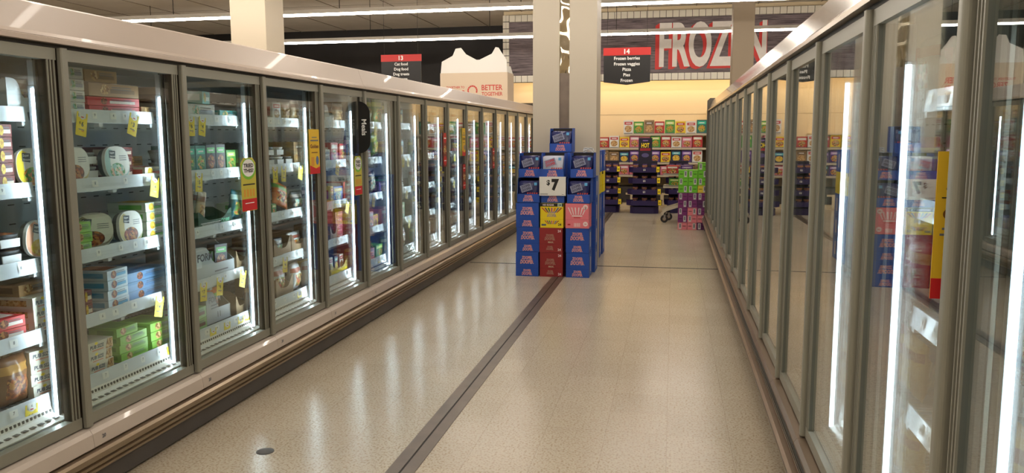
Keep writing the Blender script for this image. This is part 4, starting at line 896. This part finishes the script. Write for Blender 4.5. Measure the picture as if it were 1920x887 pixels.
stand(-1.22, 15.9, .50, 'purple display stand at left, partly hidden behind the yellow cartons')
stand(.12, 15.95, .50, 'purple display stand at right, behind the stock trolley')

# stock trolley with a caster, half behind the small cartons
t = empty('stock_trolley', (.25, 14.2, 0)); tag(t, 'flat cream stock trolley with one black caster, behind stacked small cartons', 'trolley')
tm_ = mat('trolley cream', (206, 198, 178), .4)
m = MB(); m.prism([(-.42, .17), (-.36, .24), (-.1, .32), (.45, .34), (.45, .30), (-.1, .28), (-.34, .20), (-.40, .14)], -.25, -.21, tm_, 'y'); m.prism([(-.42, .17), (-.36, .24), (-.1, .32), (.45, .34), (.45, .30), (-.1, .28), (-.34, .20), (-.40, .14)], .21, .25, tm_, 'y'); m.box(-.1, .45, -.25, .25, .30, .33, tm_); m.build('chassis', t)
for z in (.60, .80):
    m = MB(); m.box(-.40, .45, -.27, .27, z, z+.03, tm_); m.box(-.40, .45, -.28, -.26, z+.03, z+.05, steel); m.build('deck', t)
for sx, sy_ in ((-.05, -.22), (-.05, .22), (.42, -.22), (.42, .22)):
    m = MB(); m.tube((sx, sy_, .32), (sx, sy_, .82), .014, tm_, 8); m.build('post', t)
for sx, sy_ in ((-.37, -.2), (-.30, .2), (.40, -.2), (.40, .2)):
    m = MB(); m.tube((sx, sy_-.02, .065), (sx, sy_+.02, .065), .065, mat('caster rubber', (34, 32, 34), .6), 18); m.tube((sx, sy_-.023, .065), (sx, sy_+.023, .065), .03, alu, 12); m.box(sx-.012, sx+.02, sy_-.03, sy_-.025, .06, .19 if sx < 0 else .31, steel); m.box(sx-.012, sx+.02, sy_+.025, sy_+.03, .06, .19 if sx < 0 else .31, steel); m.box(sx-.02, sx+.02, sy_-.03, sy_+.03, .14, .19 if sx < 0 else .31, steel); m.build('caster', t)
for q, (x, c, zz) in enumerate(((-.02, 'red', .8305), (.22, 'purple', .8305), (.46, 'kraft', .8305), (.03, 'green', .6305), (.305, 'navy', .6305))):
    key = 'tall:%s:0.20x%sx0.25' % (c, '0.15' if zz > .8 else '0.13'); o = inst(proto(key)[0], 'stock_carton', (x+.02, 14.0, zz), -math.pi/2+.008*q); tag(o, '%s stock carton on the %s deck of the cream trolley' % (CW[c], 'upper' if zz > .8 else 'lower'), 'carton', 'cartons on the trolley')

# small stacked cartons at the far end of the right bank
def small_carton(name, rgb, flip):
    m = MB(); w, h, d = .144, .1175, .36; c = pm_(rgb)
    m.box(-w/2, w/2, 0, d, .0005, h, c); sx = .034 if flip else -.034
    m.quad((sx, -.0008, h*.5), XP, ZP, .042, h*.8, mat('label silver', (200, 196, 196), .4)); m.quad((sx, -.0014, h*.55), XP, ZP, .02, h*.5, ink); m.quad((-sx*.9, -.0008, h*.5), XP, ZP, .05, h*.12, pm_(tuple(int(v*.6) for v in rgb))); m.quad((0, -.0008, h*.93), XP, ZP, w, h*.06, pm_(tuple(int(v*.7) for v in rgb)))
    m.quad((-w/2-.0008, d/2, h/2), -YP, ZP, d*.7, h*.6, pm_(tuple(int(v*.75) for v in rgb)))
    return m.mesh(name)
SC = {}
for nm, rgb in {'green': (110, 196, 40), 'yellow': (226, 200, 60), 'purple': (120, 40, 110), 'dark purple': (84, 24, 84), 'pink': (226, 130, 140)}.items():
    for f in (0, 1): SC[(nm, f)] = small_carton('small carton '+nm, rgb, f)
cols = [['pink', 'dark purple', 'purple', 'purple', 'purple', 'green', 'green', 'green'], ['pink', 'pink', 'pink', 'purple', 'purple', 'green', 'green', 'green'], ['dark purple', 'pink', 'purple', 'dark purple', 'purple', 'yellow', 'green', 'green', 'green']]
cols[0][1] = 'purple'
for c, col in enumerate(cols):
    for r, nm in enumerate(col):
        tag(inst(SC[(nm, (r*3+c) % 2)], 'small_carton', (.172+.149*c, 12.97, r*.118), rr.uniform(-.004, .004)), '%s small carton, %s up in %s column beside the right bank' % (nm, ORD[r+1], ['left', 'middle', 'right'][c]), 'carton', 'small cartons stacked in three columns')

# floor details
m = MB(); m.tube((-1.886, 3.385, 0), (-1.886, 3.385, .002), .042, mat('floor cap metal', (80, 74, 68), .45, metal=.4), 28); tag(m.build('floor_cap'), 'round dark metal cap set in the floor beside left freezers', 'floor cap')
